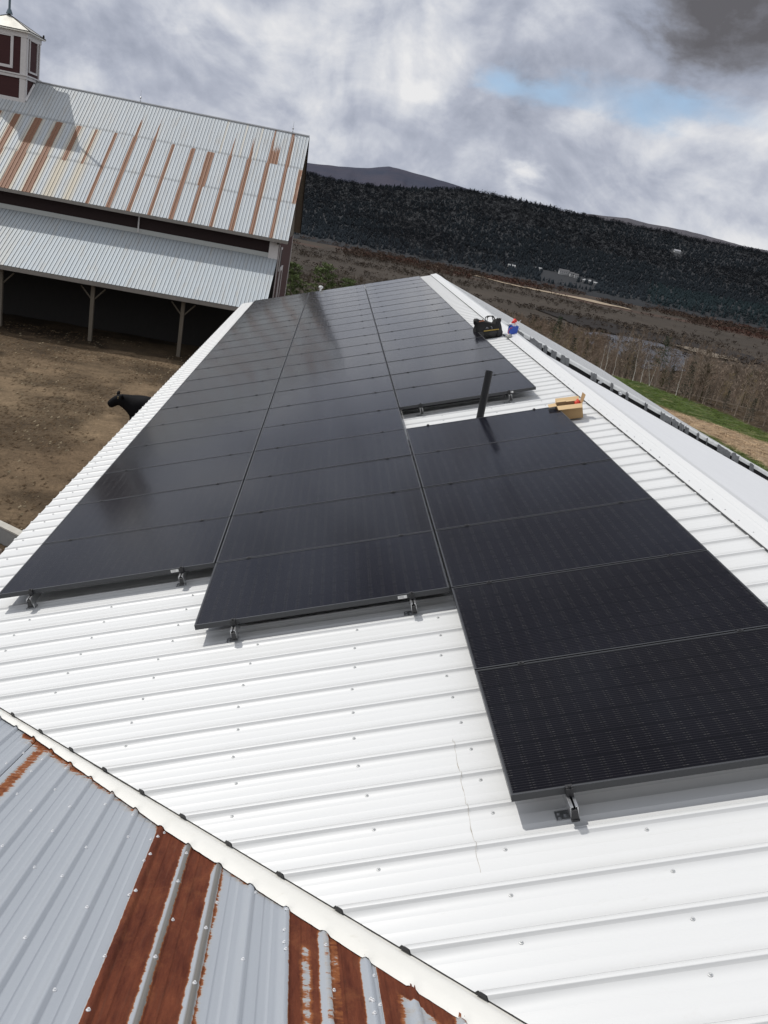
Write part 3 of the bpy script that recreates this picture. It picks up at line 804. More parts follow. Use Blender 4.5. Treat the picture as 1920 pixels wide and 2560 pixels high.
for x in (-18.7,-15.0,-11.25,-7.51,-3.76):
    b=MB(); b.box((x,YL+.52,(ZG+ZL-.2)/2),(.15,.15,ZL-.2-ZG)); p=b.build('post',POSTW,barn)
    for s in (-1,1):
        b=MB(); b.tube([(x+s*.05,YL+.52,-2.42),(x+s*.5,YL+.52,-1.92)],.03,4); b.build('brace',POSTW,p)
# cupola
CX0,CX1,CY0,CY1,CZ=-15.5,-13.22,40.13,41.95,7.80
cup=MB(); cup.box(((CX0+CX1)/2,(CY0+CY1)/2,(4.6+CZ)/2),(CX1-CX0,CY1-CY0,CZ-4.6)); cu=cup.build('cupola',RED2,barn)
bh=np.array(barn.location)
def part(b,name,mat,**k): 
    o=b.build(name,mat,cu,**k); return o
# cupola's own object sits at the barn's origin, so children use world coordinates directly
for x in (CX0,CX1):
    b=MB(); b.box((x-.12*(1 if x>-14 else -1),CY0-.02,(4.95+CZ)/2+.0),(.25,.05,CZ-4.95)); part(b,'corner_board',TRIM)
b=MB(); b.box((CX1+.02,CY0+.08,6.4),(.05,.16,2.7)); part(b,'corner_board',TRIM)
b=MB(); b.box((CX1+.02,CY1-.06,6.9),(.05,.10,1.9)); part(b,'corner_board',TRIM)
b=MB(); b.box(((CX0+CX1)/2,(CY0+CY1)/2,CZ-.02),(CX1-CX0+.12,CY1-CY0+.12,.26)); part(b,'frieze',TRIM)
b=MB(); b.box(((CX0+CX1)/2,(CY0+CY1)/2,5.98),(CX1-CX0+.14,CY1-CY0+.14,.12)); b.box(((CX0+CX1)/2,(CY0+CY1)/2,6.08),(CX1-CX0+.24,CY1-CY0+.24,.06)); part(b,'belt_moulding',TRIM)
b=MB(); b.box(((CX0+CX1)/2,CY0-.05,4.98),(CX1-CX0+.1,.1,.16)); part(b,'base_board',TRIM)
b=MB(); b.tube([(CX1+.05,CY0-.02,5.0),(CX1+.05,YR-.3,5.82)],.06,4);  part(b,'step_board',TRIM)
b=MB(); 
def frame_x(b,x0,x1,z0,z1,y,w=.14):
    for c,s in (((x0+w/2,y,(z0+z1)/2),(w,.05,z1-z0)),((x1-w/2,y,(z0+z1)/2),(w,.05,z1-z0)),(((x0+x1)/2,y,z0+w/2),(x1-x0-2*w,.048,w)),(((x0+x1)/2,y,z1-w/2),(x1-x0-2*w,.048,w))): b.box(c,s)
def frame_y(b,y0,y1,z0,z1,x,w=.10):
    for c,s in (((x,y0+w/2,(z0+z1)/2),(.05,w,z1-z0)),((x,y1-w/2,(z0+z1)/2),(.05,w,z1-z0)),((x,(y0+y1)/2,z0+w/2),(.048,y1-y0-2*w,w)),((x,(y0+y1)/2,z1-w/2),(.048,y1-y0-2*w,w))): b.box(c,s)
frame_x(b,-14.95,-13.80,6.28,7.72,CY0-.02,.12); part(b,'panel_frame',TRIM)
b=MB(); frame_y(b,40.46,41.62,6.25,7.70,CX1+.03,.08); part(b,'panel_frame',TRIM)
b=MB(); hip=.20; a=[(CX0-hip,CY0-hip,7.93),(CX1+hip,CY0-hip,7.93),(CX1+hip,CY1+hip,7.93),(CX0-hip,CY1+hip,7.93)]; ap=((CX0+CX1)/2,(CY0+CY1)/2,8.58)
for i in range(4): b.poly([a[i],a[(i+1)%4],ap])
b.box(((CX0+CX1)/2,(CY0+CY1)/2,7.89),(CX1-CX0+2*hip,CY1-CY0+2*hip,.06))
part(b,'cupola_roof',simple('bright_cupola_tin',(.66,.64,.58),.35,.5,.3,3))
b=MB()
for i in range(4): b.tube([a[i],ap],.025,5)
b.tube([a[0],a[1]],.02,5); b.tube([a[1],a[2]],.02,5); part(b,'hip_roll',DARKWOOD)
b=MB(); b.tube([(ap[0],ap[1],8.6),(ap[0],ap[1],11.2)],.055,8); b.tube([(ap[0],ap[1],8.6),(ap[0],ap[1],8.8)],[.16,.08],8); part(b,'flagpole',simple('teal_grey_pole',(.10,.14,.17),.6))
b=MB(); b.lump((CX1+.12,CY1+.12,8.03),(.05,.05,.09),sub=2,rough=.1); part(b,'ornament',DARKWOOD)
for x in (-8.22,-6.45+6.05-.55+.2):
    b=MB(); b.tube([(x,YR,ZR),(x,YR,ZR+.55)],[.012,.006],5); b.lump((x,YR,ZR+.22),(.045,.045,.055),sub=1,rough=0); b.tube([(x-.06,YR,ZR),(x,YR,ZR+.12),(x+.06,YR,ZR)],.01,4); b.build('lightning_rod',STEEL,barn)

# ------------------------------------------------------------------ cow
def skin_obj(name,pts,edges,rad,mat,parent,sub=2):
    me=bpy.data.meshes.new(name); me.from_pydata(pts,edges,[]); me.materials.append(mat)
    o=bpy.data.objects.new(name,me); COL.objects.link(o); o.parent=parent
    sk=o.modifiers.new('skin','SKIN'); sk.use_smooth_shade=True
    for i,r in enumerate(rad): me.skin_vertices[0].data[i].radius=r if isinstance(r,tuple) else (r,r)
    me.skin_vertices[0].data[0].use_root=True
    ss=o.modifiers.new('sub','SUBSURF'); ss.levels=sub; ss.render_levels=sub
    return o
cow=empty('cow',(-2.35,19.0,ZG)); tag(cow,'black cow standing in the muddy yard, head and shoulder showing past the white eave','cow')
P=[(0.55,0,.98),(.15,0,.97),(-.20,0,1.00),(-.50,.0,1.03),(-.73,0,1.12),(-.92,0,.98),(-1.01,0,.90),   # 0 mid body ..6 muzzle
   (.95,0,1.02),(1.22,0,1.08),                                                                        # 7 rump 8 tail head
   (-.28,-.20,.62),(-.30,-.20,.36),(-.29,-.20,.06),(-.28,.20,.62),(-.30,.20,.36),(-.29,.20,.06),      # front legs 9-14
   (1.02,-.20,.66),(1.16,-.20,.42),(1.10,-.20,.06),(1.02,.20,.66),(1.16,.20,.42),(1.10,.20,.06),      # hind legs 15-20
   (1.34,0,.95),(1.36,0,.55),(-.83,0,1.06)]
Ed=[(0,1),(1,2),(2,3),(3,4),(4,23),(23,5),(5,6),(0,7),(7,8),(2,9),(9,10),(10,11),(2,12),(12,13),(13,14),(7,15),(15,16),(16,17),(7,18),(18,19),(19,20),(8,21),(21,22)]
Rd=[(.34,.37),(.33,.36),(.27,.33),(.19,.27),(.145,.175),(.115,.12),(.10,.095),(.29,.30),(.10,.12),(.10,.12),.055,.05,(.10,.12),.055,.05,(.12,.14),.06,.05,(.12,.14),.06,.05,.035,.04,(.125,.135)]
cow.scale=(1.07,1.07,1.07)
skin_obj('body',P,Ed,Rd,BLACKHAIR,cow)
for ex,ey,tilt in ((-.64,-.17,-.5),(-.80,.13,.5)):
    b=MB(); b.lump((ex,ey,1.24),(.045,.085,.055),M=Matrix.Rotation(tilt,3,'X'),sub=2,rough=.1); b.build('ear',BLACKHAIR,cow,smooth=True,local=True)
b=MB(); b.box((-.72,-.25,1.22),(.012,.05,.06)); b.build('ear_tag',simple('ear_tag_plastic',(.30,.24,.12),.6),cow,local=True)

# ------------------------------------------------------------------ things lying on the roof
R3=Matrix.Rotation(-TH,3,'Y')
def onroof(x,y,h=0): return Vector((x,y,zroof(x,h)))
CARD=simple('cardboard',(.40,.265,.13),.85,0,.10,12,.15); CARDI=simple('cardboard_inside',(.26,.165,.085),.9,0,.12,12); CARDL=simple('cardboard_flap',(.56,.40,.22),.85,0,.08,12)
bx=empty('cardboard_box',tuple(onroof(4.97,4.07,.02)),(0,-TH,math.radians(-8))); tag(bx,'open brown cardboard box standing beside the panel edge, red bag inside','cardboard box')
w,d,h=.27,.17,.155; tk=.005
b=MB(); b.box((0,-d/2,h/2),(w,tk,h)); b.box((0,d/2,h/2),(w,tk,h)); b.box((-w/2,0,h/2),(tk,d-tk,h)); b.box((w/2,0,h/2),(tk,d-tk,h)); b.box((0,0,.003),(w-tk,d-tk,tk)); b.build('carton',CARD,bx,local=True)
def flap(p0,p1,out,wd):
    b=MB(); p0=Vector(p0);p1=Vector(p1);o=Vector(out).normalized()*wd; e=(p1-p0)*.03
    b.prism([p0,p1,p1+o-e,p0+o+e],(0,0,.004)); b.build('flap',CARDL,bx,local=True)
flap((-w/2,-d/2,h),(w/2,-d/2,h),(0,-1,-.35),.085); flap((w/2,d/2,h),(-w/2,d/2,h),(0,1,.5),.08)
flap((-w/2,d/2,h),(-w/2,-d/2,h),(-1,-.1,-.05),.085)
b=MB(); b.prism([(w/2,-d/2,h),(w/2,d/2,h),(w/2+.03,d/2-.01,h+.09),(w/2+.045,-d/2+.03,h+.085)],(.004,0,0)); b.build('flap',CARD,bx,local=True)
b=MB(); b.box((-.075,.035,h-.02),(.10,.07,.09)); b.box((.02,.045,h-.025),(.085,.065,.085)); b.build('inner_carton',[CARDI],bx,local=True)
b=MB(); b.box((-.075,.035,h+.0265),(.098,.068,.003)); b.box((.02,.045,h+.019),(.083,.063,.003)); b.build('inner_carton_top',CARDL,bx,local=True)
b=MB(); b.lump((.095,.0,h-.01),(.035,.045,.045),sub=2,rough=.6,seed=3); b.build('red_bag',simple('red_plastic_bag',(.72,.06,.03),.4),bx,smooth=False,local=True)
b=MB(); b.quad((w/2+.004,-.05,.035),(w/2+.004,.055,.035),(w/2+.004,.055,.13),(w/2+.004,-.05,.13)); b.build('shipping_label',STK,bx,local=True)

# tool bag
BAGM=simple('black_nylon',(.014,.014,.014),.75,0,.4,30,.6); BAGD=simple('dark_grey_nylon',(.035,.034,.033),.8,0,.4,22,.6); YEL=simple('mustard_webbing',(.36,.25,.06),.7,0,.2,60)
bg=empty('tool_bag',tuple(onroof(5.03,10.0,.02)),(0,-TH*.9,math.radians(4))); bg.scale=(1,1,.85); tag(bg,'black open-top tool bag with a mustard stripe, left on the white ridge flashing','tool bag')
b=MB(); n=28; rings=[]
for zi,(z,sx,sy) in enumerate([(0,.235,.125),(.03,.25,.135),(.12,.245,.135),(.20,.235,.12),(.26,.22,.105),(.30,.235,.12),(.325,.245,.13),(.29,.21,.10),(.20,.20,.09)]):
    for k in range(n):
        t=2*math.pi*k/n; cx=math.copysign(abs(math.cos(t))**.55,math.cos(t)); cy=math.copysign(abs(math.sin(t))**.6,math.sin(t))
        q=1+.10*mnoise.noise(Vector((cx*2,cy*2,z*9)))
        sag=.11*mnoise.noise(Vector((cx*2.3+5,cy*2,1)))*(z/.3)-(.075*math.exp(-((cx-.35)/.3)**2) if z>.15 else 0)+(.02 if cx<-.3 and z>.25 else 0); q*=1+.10*mnoise.noise(Vector((cx*4,cy*4,z*16)))
        b.v.append((cx*sx*q,cy*sy*q,z+sag))
nr=9
for i in range(nr-1):
    for k in range(n): b.f.append((i*n+k,i*n+(k+1)%n,(i+1)*n+(k+1)%n,(i+1)*n+k)); b.m.append(0)
b.f.append(tuple((nr-1)*n+k for k in range(n))); b.m.append(0); b.f.append(tuple(range(n))[::-1]); b.m.append(0)
b.build('bag_body',BAGM,bg,smooth=True,local=True)
b=MB(); b.box((.03,-.142,.155),(.27,.012,.022)); b.build('stripe',YEL,bg,local=True,bevel=.003)
for x,s in ((-.16,.9),(0.05,1.2),(.17,.8)):
    b=MB(); b.lump((x,-.125,.08),(.075*s,.035,.075),sub=2,rough=.2,seed=x*9); b.build('pocket',BAGD,bg,smooth=True,local=True)
for y,l in ((-.07,.02),(.07,0)):
    b=MB(); b.tube([(-.02,y,.31),(-.01,y,.385+l),(.03,y,.405+l),(.09,y,.40+l),(.115,y,.37),(.12,y,.30)],.011,6); b.build('handle',BAGM,bg,smooth=True,local=True)
b=MB()
for x,y,dx,dz in ((-.15,0,-.06,.06),(-.1,.02,.03,.05),(-.18,-.02,-.03,.045),(.14,0,.05,.04)): b.tube([(x,y,.24),(x+dx,y,.31+dz)],.014,6)
b.build('tool_handles',BAGD,bg,local=True)
b=MB(); b.tube([(-.06,-.14,.20),(-.05,-.15,.225),(-.03,-.15,.22),(-.03,-.15,.19)],.005,5); b.tube([(.03,-.14,.23),(.045,-.15,.21),(.04,-.15,.185)],.005,5); b.build('snap_hook',ALU,bg,local=True)
b=MB(); b.box((-.10,-.02,.335),(.10,.03,.012),Matrix.Rotation(.3,3,'Z')); b.build('orange_tool',simple('orange_brown_handle',(.35,.12,.05),.6),bg,local=True)

# blue carton with red and white packaging
BLUE=simple('blue_carton',(.03,.085,.42),.5,0,.1,20); WHT=simple('white_plastic_wrap',(.75,.75,.76),.4,0,.1,20,.4); REDP=simple('red_plastic',(.68,.04,.03),.4,0,.1,20)
bc=empty('blue_carton',tuple(onroof(5.40,9.86,.03)),(0,0,math.radians(10))); tag(bc,'small blue carton with red and white packaging sticking out, right beside the tool bag','carton')
b=MB(); b.box((0,0,.075),(.13,.11,.15),taper=1.12); b.build('carton',BLUE,bc,local=True,bevel=.004)
b=MB(); b.lump((-.01,0,.165),(.075,.055,.035),sub=2,rough=.6,seed=2); b.build('white_wrap',WHT,bc,local=True)
b=MB(); b.lump((-.015,-.01,.21),(.045,.035,.05),sub=2,rough=.4,seed=5); b.build('red_package',REDP,bc,local=True,smooth=True)
b=MB(); b.prism([(.04,0,.17),(.07,0,.17),(.11,0,.26)],(0,.006,0)); b.build('paper_corner',WHT,bc,local=True)
tl=empty('strap_tool',tuple(onroof(5.30,9.55,.03)),(0,-TH,0)); tag(tl,'small silver grey cap with a dark red strap, lying in front of the blue carton','strap tool')  # small silver cap with its strap
b=MB(); b.lump((0,0,.03),(.055,.045,.035),sub=2,rough=.25,seed=1); b.build('silver_cap',simple('dull_silver',(.36,.36,.34),.5,.3,.3,40),tl,local=True,smooth=True)
b=MB(); b.tube([(-.01,0,.05),(.0,.03,.10),(.04,.08,.135),(.09,.12,.14)],.008,6); b.build('red_strap',simple('dark_red_strap',(.25,.015,.03),.5),tl,local=True,smooth=True)

# ------------------------------------------------------------------ ground
CREST=[(-40,1.2),(-5.52,1.44),(-2.32,1.57),(-.36,1.42),(2.2,1.52),(4.25,1.74),(6.24,2.1),(7.33,2.21),(8.82,2.27),(11.62,2.2),(14.41,2.08),(16.26,2.03),(19.84,2.02),(22.49,1.9),(26.04,1.87),(45,1.7)]
MOUNT=[(-40,.9),(-8,1.3),(-5.5,1.5),(-2.35,1.85),(-.46,2.0),(1.35,2.25),(2.59,2.57),(3.72,2.52),(5.43,2.39),(7.14,2.23),(9.26,2.03),(14,1.5),(30,1.0)]
RIDGER=[(5,1.2),(12,1.7),(14.56,1.96),(15.34,2.05),(17.65,2.22),(18.95,2.15),(21.22,2.14),(23.33,1.99),(24.69,1.86),(26.04,1.87),(35,1.6)]
def itp(L,x): 
    a=np.array(L); return np.interp(x,a[:,0],a[:,1])
def vnoise(x,y,s,seed=0):
    # smooth value noise, vectorised
    x=np.asarray(x)/s+seed*17.3; y=np.asarray(y)/s+seed*9.1
    xi=np.floor(x).astype(np.int64); yi=np.floor(y).astype(np.int64); xf=x-xi; yf=y-yi
    def h(a,b):
        n=(a*374761393+b*668265263+seed*1442695)&0x7fffffff; n=((n^(n>>13))*1274126177)&0x7fffffff; return ((n^(n>>16))&0xffff)/65535.
    u=xf*xf*(3-2*xf); v=yf*yf*(3-2*yf)
    return (h(xi,yi)*(1-u)+h(xi+1,yi)*u)*(1-v)+(h(xi,yi+1)*(1-u)+h(xi+1,yi+1)*u)*v
def fbm(x,y,s,seed=0,o=4):
    r=0;a=.5;t=0
    for i in range(o): r=r+a*vnoise(x,y,s/2**i,seed+i); t+=a; a*=.5
    return r/t
def ground_z(x,y):
    x=np.asarray(x,float); y=np.asarray(y,float)
    dx=x-CAM.x; dy=y-CAM.y; r=np.hypot(dx,dy); az=np.degrees(np.arctan2(dx,dy))
    zr=np.interp(r,[0,25,40,75,100,130,160,190,270,420,500,1e5],[-4.3,-4.9,-6.5,-10.3,-12.3,-14.6,-17,-20.5,-38,-56,-58,-58])
    zl=np.interp(r,[0,66,90,160,260,420,500,1e5],[-4.2,-4.2,-8,-20,-38,-56,-58,-58])
    side=np.clip((x-11.4)/6,0,1)*np.clip((az-2)/8,0,1)
    side=np.where(az>100,0,side)
    z=zl*(1-side)+zr*side
    z=z+np.where(r>70,(fbm(x,y,40,3)-.5)*np.clip((r-70)/120,0,1)*np.where(r>430,.4,2.5),0)
    yard=(fbm(x,y,2.2,8)-.5)*.14+(fbm(x,y,.5,9)-.5)*.05
    z=z+np.where(r<70,yard,0)
    return z
def ground_color(x,y):
    dx=x-CAM.x; dy=y-CAM.y; r=np.hypot(dx,dy); az=np.degrees(np.arctan2(dx,dy))
    n=len(x); c=np.zeros((n,3))
    n1=fbm(x,y,3.0,11)[:,None]; n2=fbm(x,y,.7,12)[:,None]; n3=fbm(x,y,14,13)[:,None]
    # yard mud
    mud=np.array([.115,.078,.048])*(1-n1)+np.array([.25,.182,.112])*n1
    dk=np.clip((fbm(x,y,2.6,14)[:,None]-.46)*6,0,1); dk2=np.clip((n2-.55)*6,0,1)
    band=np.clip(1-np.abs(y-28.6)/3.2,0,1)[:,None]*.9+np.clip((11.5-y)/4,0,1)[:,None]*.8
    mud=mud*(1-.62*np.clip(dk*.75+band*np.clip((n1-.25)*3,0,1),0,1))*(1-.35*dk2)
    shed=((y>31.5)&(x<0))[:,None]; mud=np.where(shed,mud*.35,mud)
    # field on the right: grass with bare strips
    grass=np.array([.060,.088,.026])*(1-n3)+np.array([.088,.115,.036])*n3
    grass=grass*(1-.35*(1-n1)); straw=np.clip((fbm(x,y,1.8,15)[:,None]-.56)*5,0,1)*.5
    grass=grass*(1-straw)+np.array([.22,.20,.11])*straw
    dirt=np.array([.235,.165,.105])*(1-n2)+np.array([.33,.25,.165])*n2
    el=np.degrees(np.arctan2(ground_z(x,y)-CAM.z,r))
    # bare strips run across the slope, in world terms between two contour-like lines
    up=111-(az-22.4)*2.1+4*(fbm(x,y,20,16)-.5); lo=90-(az-25)*3.8+4*(fbm(x,y,16,17)-.5)
    m=np.clip((up-r)/2.5+fbm(x,y,2,18)-.5,0,1)*np.clip((r-lo)/2.5+fbm(x,y,2,19)-.5,0,1)
    m2=np.clip((69-r)/3+2*(fbm(x,y,5,20)-.5),0,1)*.8
    mm=np.clip(np.maximum(m,m2),0,1)[:,None]; field=grass*(1-mm)+dirt*mm
    # woods floor and valley
    wood=np.array([.052,.040,.028])*(1-n1)+np.array([.085,.064,.045])*n1
    w=np.clip((r-(163-(az-18.5)*5.2))/4,0,1)[:,None]; field=field*(1-w)+wood*w
    valley=np.array([.040,.033,.026])*(1-n3)+np.array([.053,.043,.034])*n3
    v2=fbm(x,y,160,21)[:,None]; valley=valley*(.80+.4*v2)
    streak=fbm(x*.35+y*.1,y*3,60,23)[:,None]; valley=valley*(.82+.36*streak)
    ty=fbm(x,y,60,22)[:,None]; reds=np.clip((ty-.55)*5,0,1)*((r>1130)[:,None]); valley=valley*(1-.5*reds)+np.array([.095,.05,.038])*.5*reds
    tan=np.array([.12,.09,.066])*(1-n1)+np.array([.17,.13,.09])*n1; tz=(np.clip((r-430)/40,0,1)*np.clip((600-r)/40,0,1)*np.clip((az-17)/2,0,1)*np.clip((27-az)/4,0,1))[:,None]
    wood=wood*(1-tz)+tan*tz; fz=np.clip((r-500)/60,0,1)[:,None]; fz=fz*(1-tz); field=field*(1-fz)+valley*fz
    side=(np.clip((x-11.4)/3,0,1))[:,None]; far=(r>68)[:,None]
    left=np.where(far,wood*(1-fz)+valley*fz,mud)
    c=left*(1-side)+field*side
    return c
def mk_ground():
    m=NT('ground_mix'); a=m.attr('Col'); v=m.coord('Object')
    n=m.noise(v,1.6,8,.7); n2=m.noise(v,9,5,.75); nf=m.noise(v,.05,6,.6)
    f=m.math('ADD',m.math('ADD',m.math('MULTIPLY',n,.55),m.math('MULTIPLY',n2,.6)),m.math('MULTIPLY',nf,.4))
    k=m.ramp(f,[(.45,.34),(.76,1.05),(1.0,1.6)])
    m.l(m.mix(1.0,a.outputs[0],k,'MULTIPLY'),m.b.inputs['Base Color']); m.set(Roughness=.95); m.b.inputs['Specular IOR Level'].default_value=.15
    m.bump(m.math('ADD',n,m.math('MULTIPLY',n2,.6)),1.0,.10); return m.mat
GROUND=mk_ground()
azs=np.concatenate([np.arange(-180,-45,5),np.arange(-45,45,.25),np.arange(45,181,5)]); rs_=np.concatenate([[0.5,4,8],np.arange(10,45,.35),np.geomspace(45,1300,170),[1500,2500,6000,14000]])
A,Rr=np.meshgrid(np.radians(azs),rs_); gx=CAM.x+Rr*np.sin(A); gy=CAM.y+Rr*np.cos(A)
gz=ground_z(gx.ravel(),gy.ravel()); gc=ground_color(gx.ravel(),gy.ravel())
na=len(azs); nrr=len(rs_); ii,jj=np.meshgrid(np.arange(nrr-1),np.arange(na-1),indexing='ij'); a0=(ii*na+jj).ravel()
Fg=np.stack([a0,a0+1,a0+na+1,a0+na],1)
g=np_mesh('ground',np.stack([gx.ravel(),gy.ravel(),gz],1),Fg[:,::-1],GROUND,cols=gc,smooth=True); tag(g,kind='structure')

# flat features of the valley floor
def ribbon(name,pts,wd,z,mat,n=60,seed=0,kind='structure'):
    P_=np.array(pts,float); t=np.linspace(0,len(P_)-1,n); X=np.interp(t,np.arange(len(P_)),P_[:,0]); Y=np.interp(t,np.arange(len(P_)),P_[:,1])
    b=MB(); prev=None
    for i in range(n):
        ws=wd*(.35+1.1*float(vnoise(X[i],Y[i],22,seed)))*min(1,(i+1)/4,(n-i)/4)
        row=((X[i],Y[i]-ws,z),(X[i],Y[i]+ws,z))
        if prev: b.quad(prev[0],row[0],row[1],prev[1])
        prev=row
    o=b.build(name,mat); tag(o,kind=kind); return o
SAND=simple('pale_sand',(.30,.235,.165),.95,0,.35,.25); SAND2=simple('dull_sand',(.16,.13,.095),.95,0,.35,.15)
DKWATER=NT('dark_water'); DKWATER.set(Base_Color=(.022,.018,.015,1),Roughness=.7)
DKWATER.b.inputs['Specular IOR Level'].default_value=.1; DKWATER.bump(DKWATER.noise(DKWATER.coord('Object'),.25,4,.6),.5,.5); DKWATER=DKWATER.mat
PONDW=NT('pond_water'); PONDW.set(Base_Color=(.075,.078,.09,1),Roughness=.5)
PONDW.b.inputs['Specular IOR Level'].default_value=.25; PONDW.bump(PONDW.noise(PONDW.coord('Object'),.2,4,.6),.25,.4); PONDW=PONDW.mat
ZV=-57.2
ribbon('sand_bank',[(-67,1459),(-44,1393),(-19,1319),(2,1350),(25,1377)],9,ZV,SAND,seed=1)
ribbon('sand_bank',[(20,1300),(47,1352),(80,1305),(122,1287)],5,ZV,SAND,seed=2)
ribbon('sand_bank',[(134,1263),(157,1250),(182,1216),(205,1195),(231,1149),(259,1132)],12,ZV,SAND,seed=3)
ribbon('sand_bank',[(255,1135),(291,1128),(325,1120),(352,1108),(385,1090)],22,ZV,SAND,seed=4)
ribbon('valley_road',[(470,1349),(528,1345),(565,1334),(610,1320),(637,1298),(659,1263)],4,ZV,simple('pale_road',(.34,.32,.29),.9,0,.2,.3),seed=5)
def flat(name,pts,z,mat):
    c=Vector((sum(p[0] for p in pts)/len(pts),sum(p[1] for p in pts)/len(pts),0)); b=MB(); out=[]
    n=len(pts)
    for i in range(n):
        p=Vector((*pts[i],0)); q=Vector((*pts[(i+1)%n],0))
        for k in range(8):
            t=k/8; s=p.lerp(q,t); d=(s-c); s=c+d*(1+.10*mnoise.noise(Vector((s.x*.05,s.y*.05,3)))); out.append((s.x,s.y,z))
    b.poly(out); o=b.build(name,mat); tag(o,kind='structure'); return o
flat('river',[(195,820),(261,815),(298,793),(330,765),(372,735),(380,690),(340,655),(300,672),(284,698),(251,692),(215,708)],ZV,DKWATER)
flat('pond',[(190,640),(215,680),(251,695),(275,690),(285,640),(262,570),(239,530),(197,500),(188,560)],ZV+.05,PONDW)
flat('sand_bar',[(292,702),(318,706),(326,685),(340,680),(330,660),(308,650),(298,668)],ZV+.1,SAND2)

# ------------------------------------------------------------------ hills and mountains
def hill_el(az,t):   # t 0 base .. 1 crest : elevation angle seen from the barn
    cr=itp(CREST,az)-.16-.12*np.clip((6-az)/8,0,1)+.07*(vnoise(az*100,az*0,35,31)-.5)
    base=-2.45
    return base+(cr-base)*t
def hill_surface(az,t):
    r=1320+1050*t+60*np.sin(az*.35)*t
    el=hill_el(az,np.clip(t,0,1)**.92)
    x=CAM.x+r*np.sin(np.radians(az)); y=CAM.y+r*np.cos(np.radians(az)); z=CAM.z+r*np.tan(np.radians(el))
    z=z+(fbm(x,y,260,33)-.5)*16*np.sin(np.pi*np.clip(t,0,1))
    return x,y,z
HILLM=simple('wooded_hillside',(.011,.013,.016),1,0,.4,.02,.0)  # cloud shadow over the hill is put into this dark colour
azh=np.arange(-45,50,.5); th=np.concatenate([[-.03],np.linspace(0,1,40)]); AA,TT=np.meshgrid(azh,th)
hx,hy,hz=hill_surface(AA.ravel(),TT.ravel())
# back side falls away
nb=len(azh); hz[:nb]=-62; V=np.stack([hx,hy,hz],1)
bx_=CAM.x+3300*np.sin(np.radians(azh)); by_=CAM.y+3300*np.cos(np.radians(azh)); V=np.concatenate([V,np.stack([bx_,by_,np.full(nb,-60.)],1)])
rows=len(th)+1; ii,jj=np.meshgrid(np.arange(rows-1),np.arange(nb-1),indexing='ij'); a0=(ii*nb+jj).ravel()
tag(np_mesh('hill',V,np.stack([a0,a0+nb,a0+nb+1,a0+1],1),HILLM,smooth=True),kind='structure')
def ridge(name,L,r0,r1,mat,a0_,a1_,seed):
    az=np.arange(a0_,a1_,.12); rows=16; V=[]
    for j in range(rows+2):
        t=min(j/rows,1); r=r0+(r1-r0)*t
        cr=itp(L,az)+.05*(fbm(az*40,az*0,30,seed,4)-.5)
        el=-1.0+(cr+1.0)*t; z=CAM.z+r*np.tan(np.radians(el))+(fbm(az*60,az*0+j*13,40,seed+5,4)-.5)*50*math.sin(math.pi*t)
        if j==rows+1: r=r1*1.3; z=z*0-60
        V.append(np.stack([CAM.x+r*np.sin(np.radians(az)),CAM.y+r*np.cos(np.radians(az)),z],1))
    V=np.concatenate(V); nb=len(az); ii,jj=np.meshgrid(np.arange(rows+1),np.arange(nb-1),indexing='ij'); a=(ii*nb+jj).ravel()
    tag(np_mesh(name,V,np.stack([a,a+nb,a+nb+1,a+1],1),mat,smooth=True),kind='structure')
MTM=NT('distant_wooded_mountain'); vv=MTM.coord('Object'); nn=MTM.noise(vv,.0035,8,.65); n_f=MTM.noise(vv,.03,6,.75)
MTM.l(MTM.mix(MTM.ramp(nn,[(.35,0),(.65,1)]),MTM.mix(n_f,(.046,.054,.078),(.064,.072,.098)),MTM.mix(n_f,(.062,.060,.080),(.085,.082,.102))),MTM.b.inputs['Base Color']); MTM.set(Roughness=1); MTM.b.inputs['Specular IOR Level'].default_value=0; MTM=MTM.mat  # bluish distance haze painted into the mountain colour
ridge('mountain',MOUNT,3600,5200,MTM,-30,22,41)
MT2=NT('far_grey_ridge'); n_f=MT2.noise(MT2.coord('Object'),.02,6,.75); MT2.l(MT2.mix(n_f,(.075,.075,.088),(.12,.115,.125)),MT2.b.inputs['Base Color']); MT2.set(Roughness=1); MT2.b.inputs['Specular IOR Level'].default_value=0; MT2=MT2.mat
ridge('ridge',RIDGER,3400,4600,MT2,5,40,51)

# ------------------------------------------------------------------ forests that read as one mass
def mk_tree_mass(name):
    m=NT(name); a=m.attr('Col'); n=m.noise(m.coord('Object'),.35,4,.7)
    m.l(m.mix(1.0,a.outputs[0],m.ramp(n,[(.3,.8),(.7,1.2)]),'MULTIPLY'),m.b.inputs['Base Color']); m.set(Roughness=1); m.b.inputs['Specular IOR Level'].default_value=0; return m.mat
MASS=mk_tree_mass('forest_mass'); MASSFAR=mk_tree_mass('far_forest_mass')
_t=MASSFAR.node_tree; _g=_t.nodes.new('ShaderNodeNewGeometry'); _a=_t.nodes.new('ShaderNodeVectorMath'); _a.operation='MULTIPLY_ADD'
_t.links.new(_g.outputs['Normal'],_a.inputs[0]); _a.inputs[1].default_value=(.35,.35,.35); _a.inputs[2].default_value=(0,-.25,.8)   # soft crowns: shading close to the slope's own
_n=_t.nodes.new('ShaderNodeVectorMath'); _n.operation='NORMALIZE'; _t.links.new(_a.outputs[0],_n.inputs[0]); _t.links.new(_n.outputs[0],_t.nodes['Principled BSDF'].inputs['Normal'])
rng=np.random.default_rng(5)
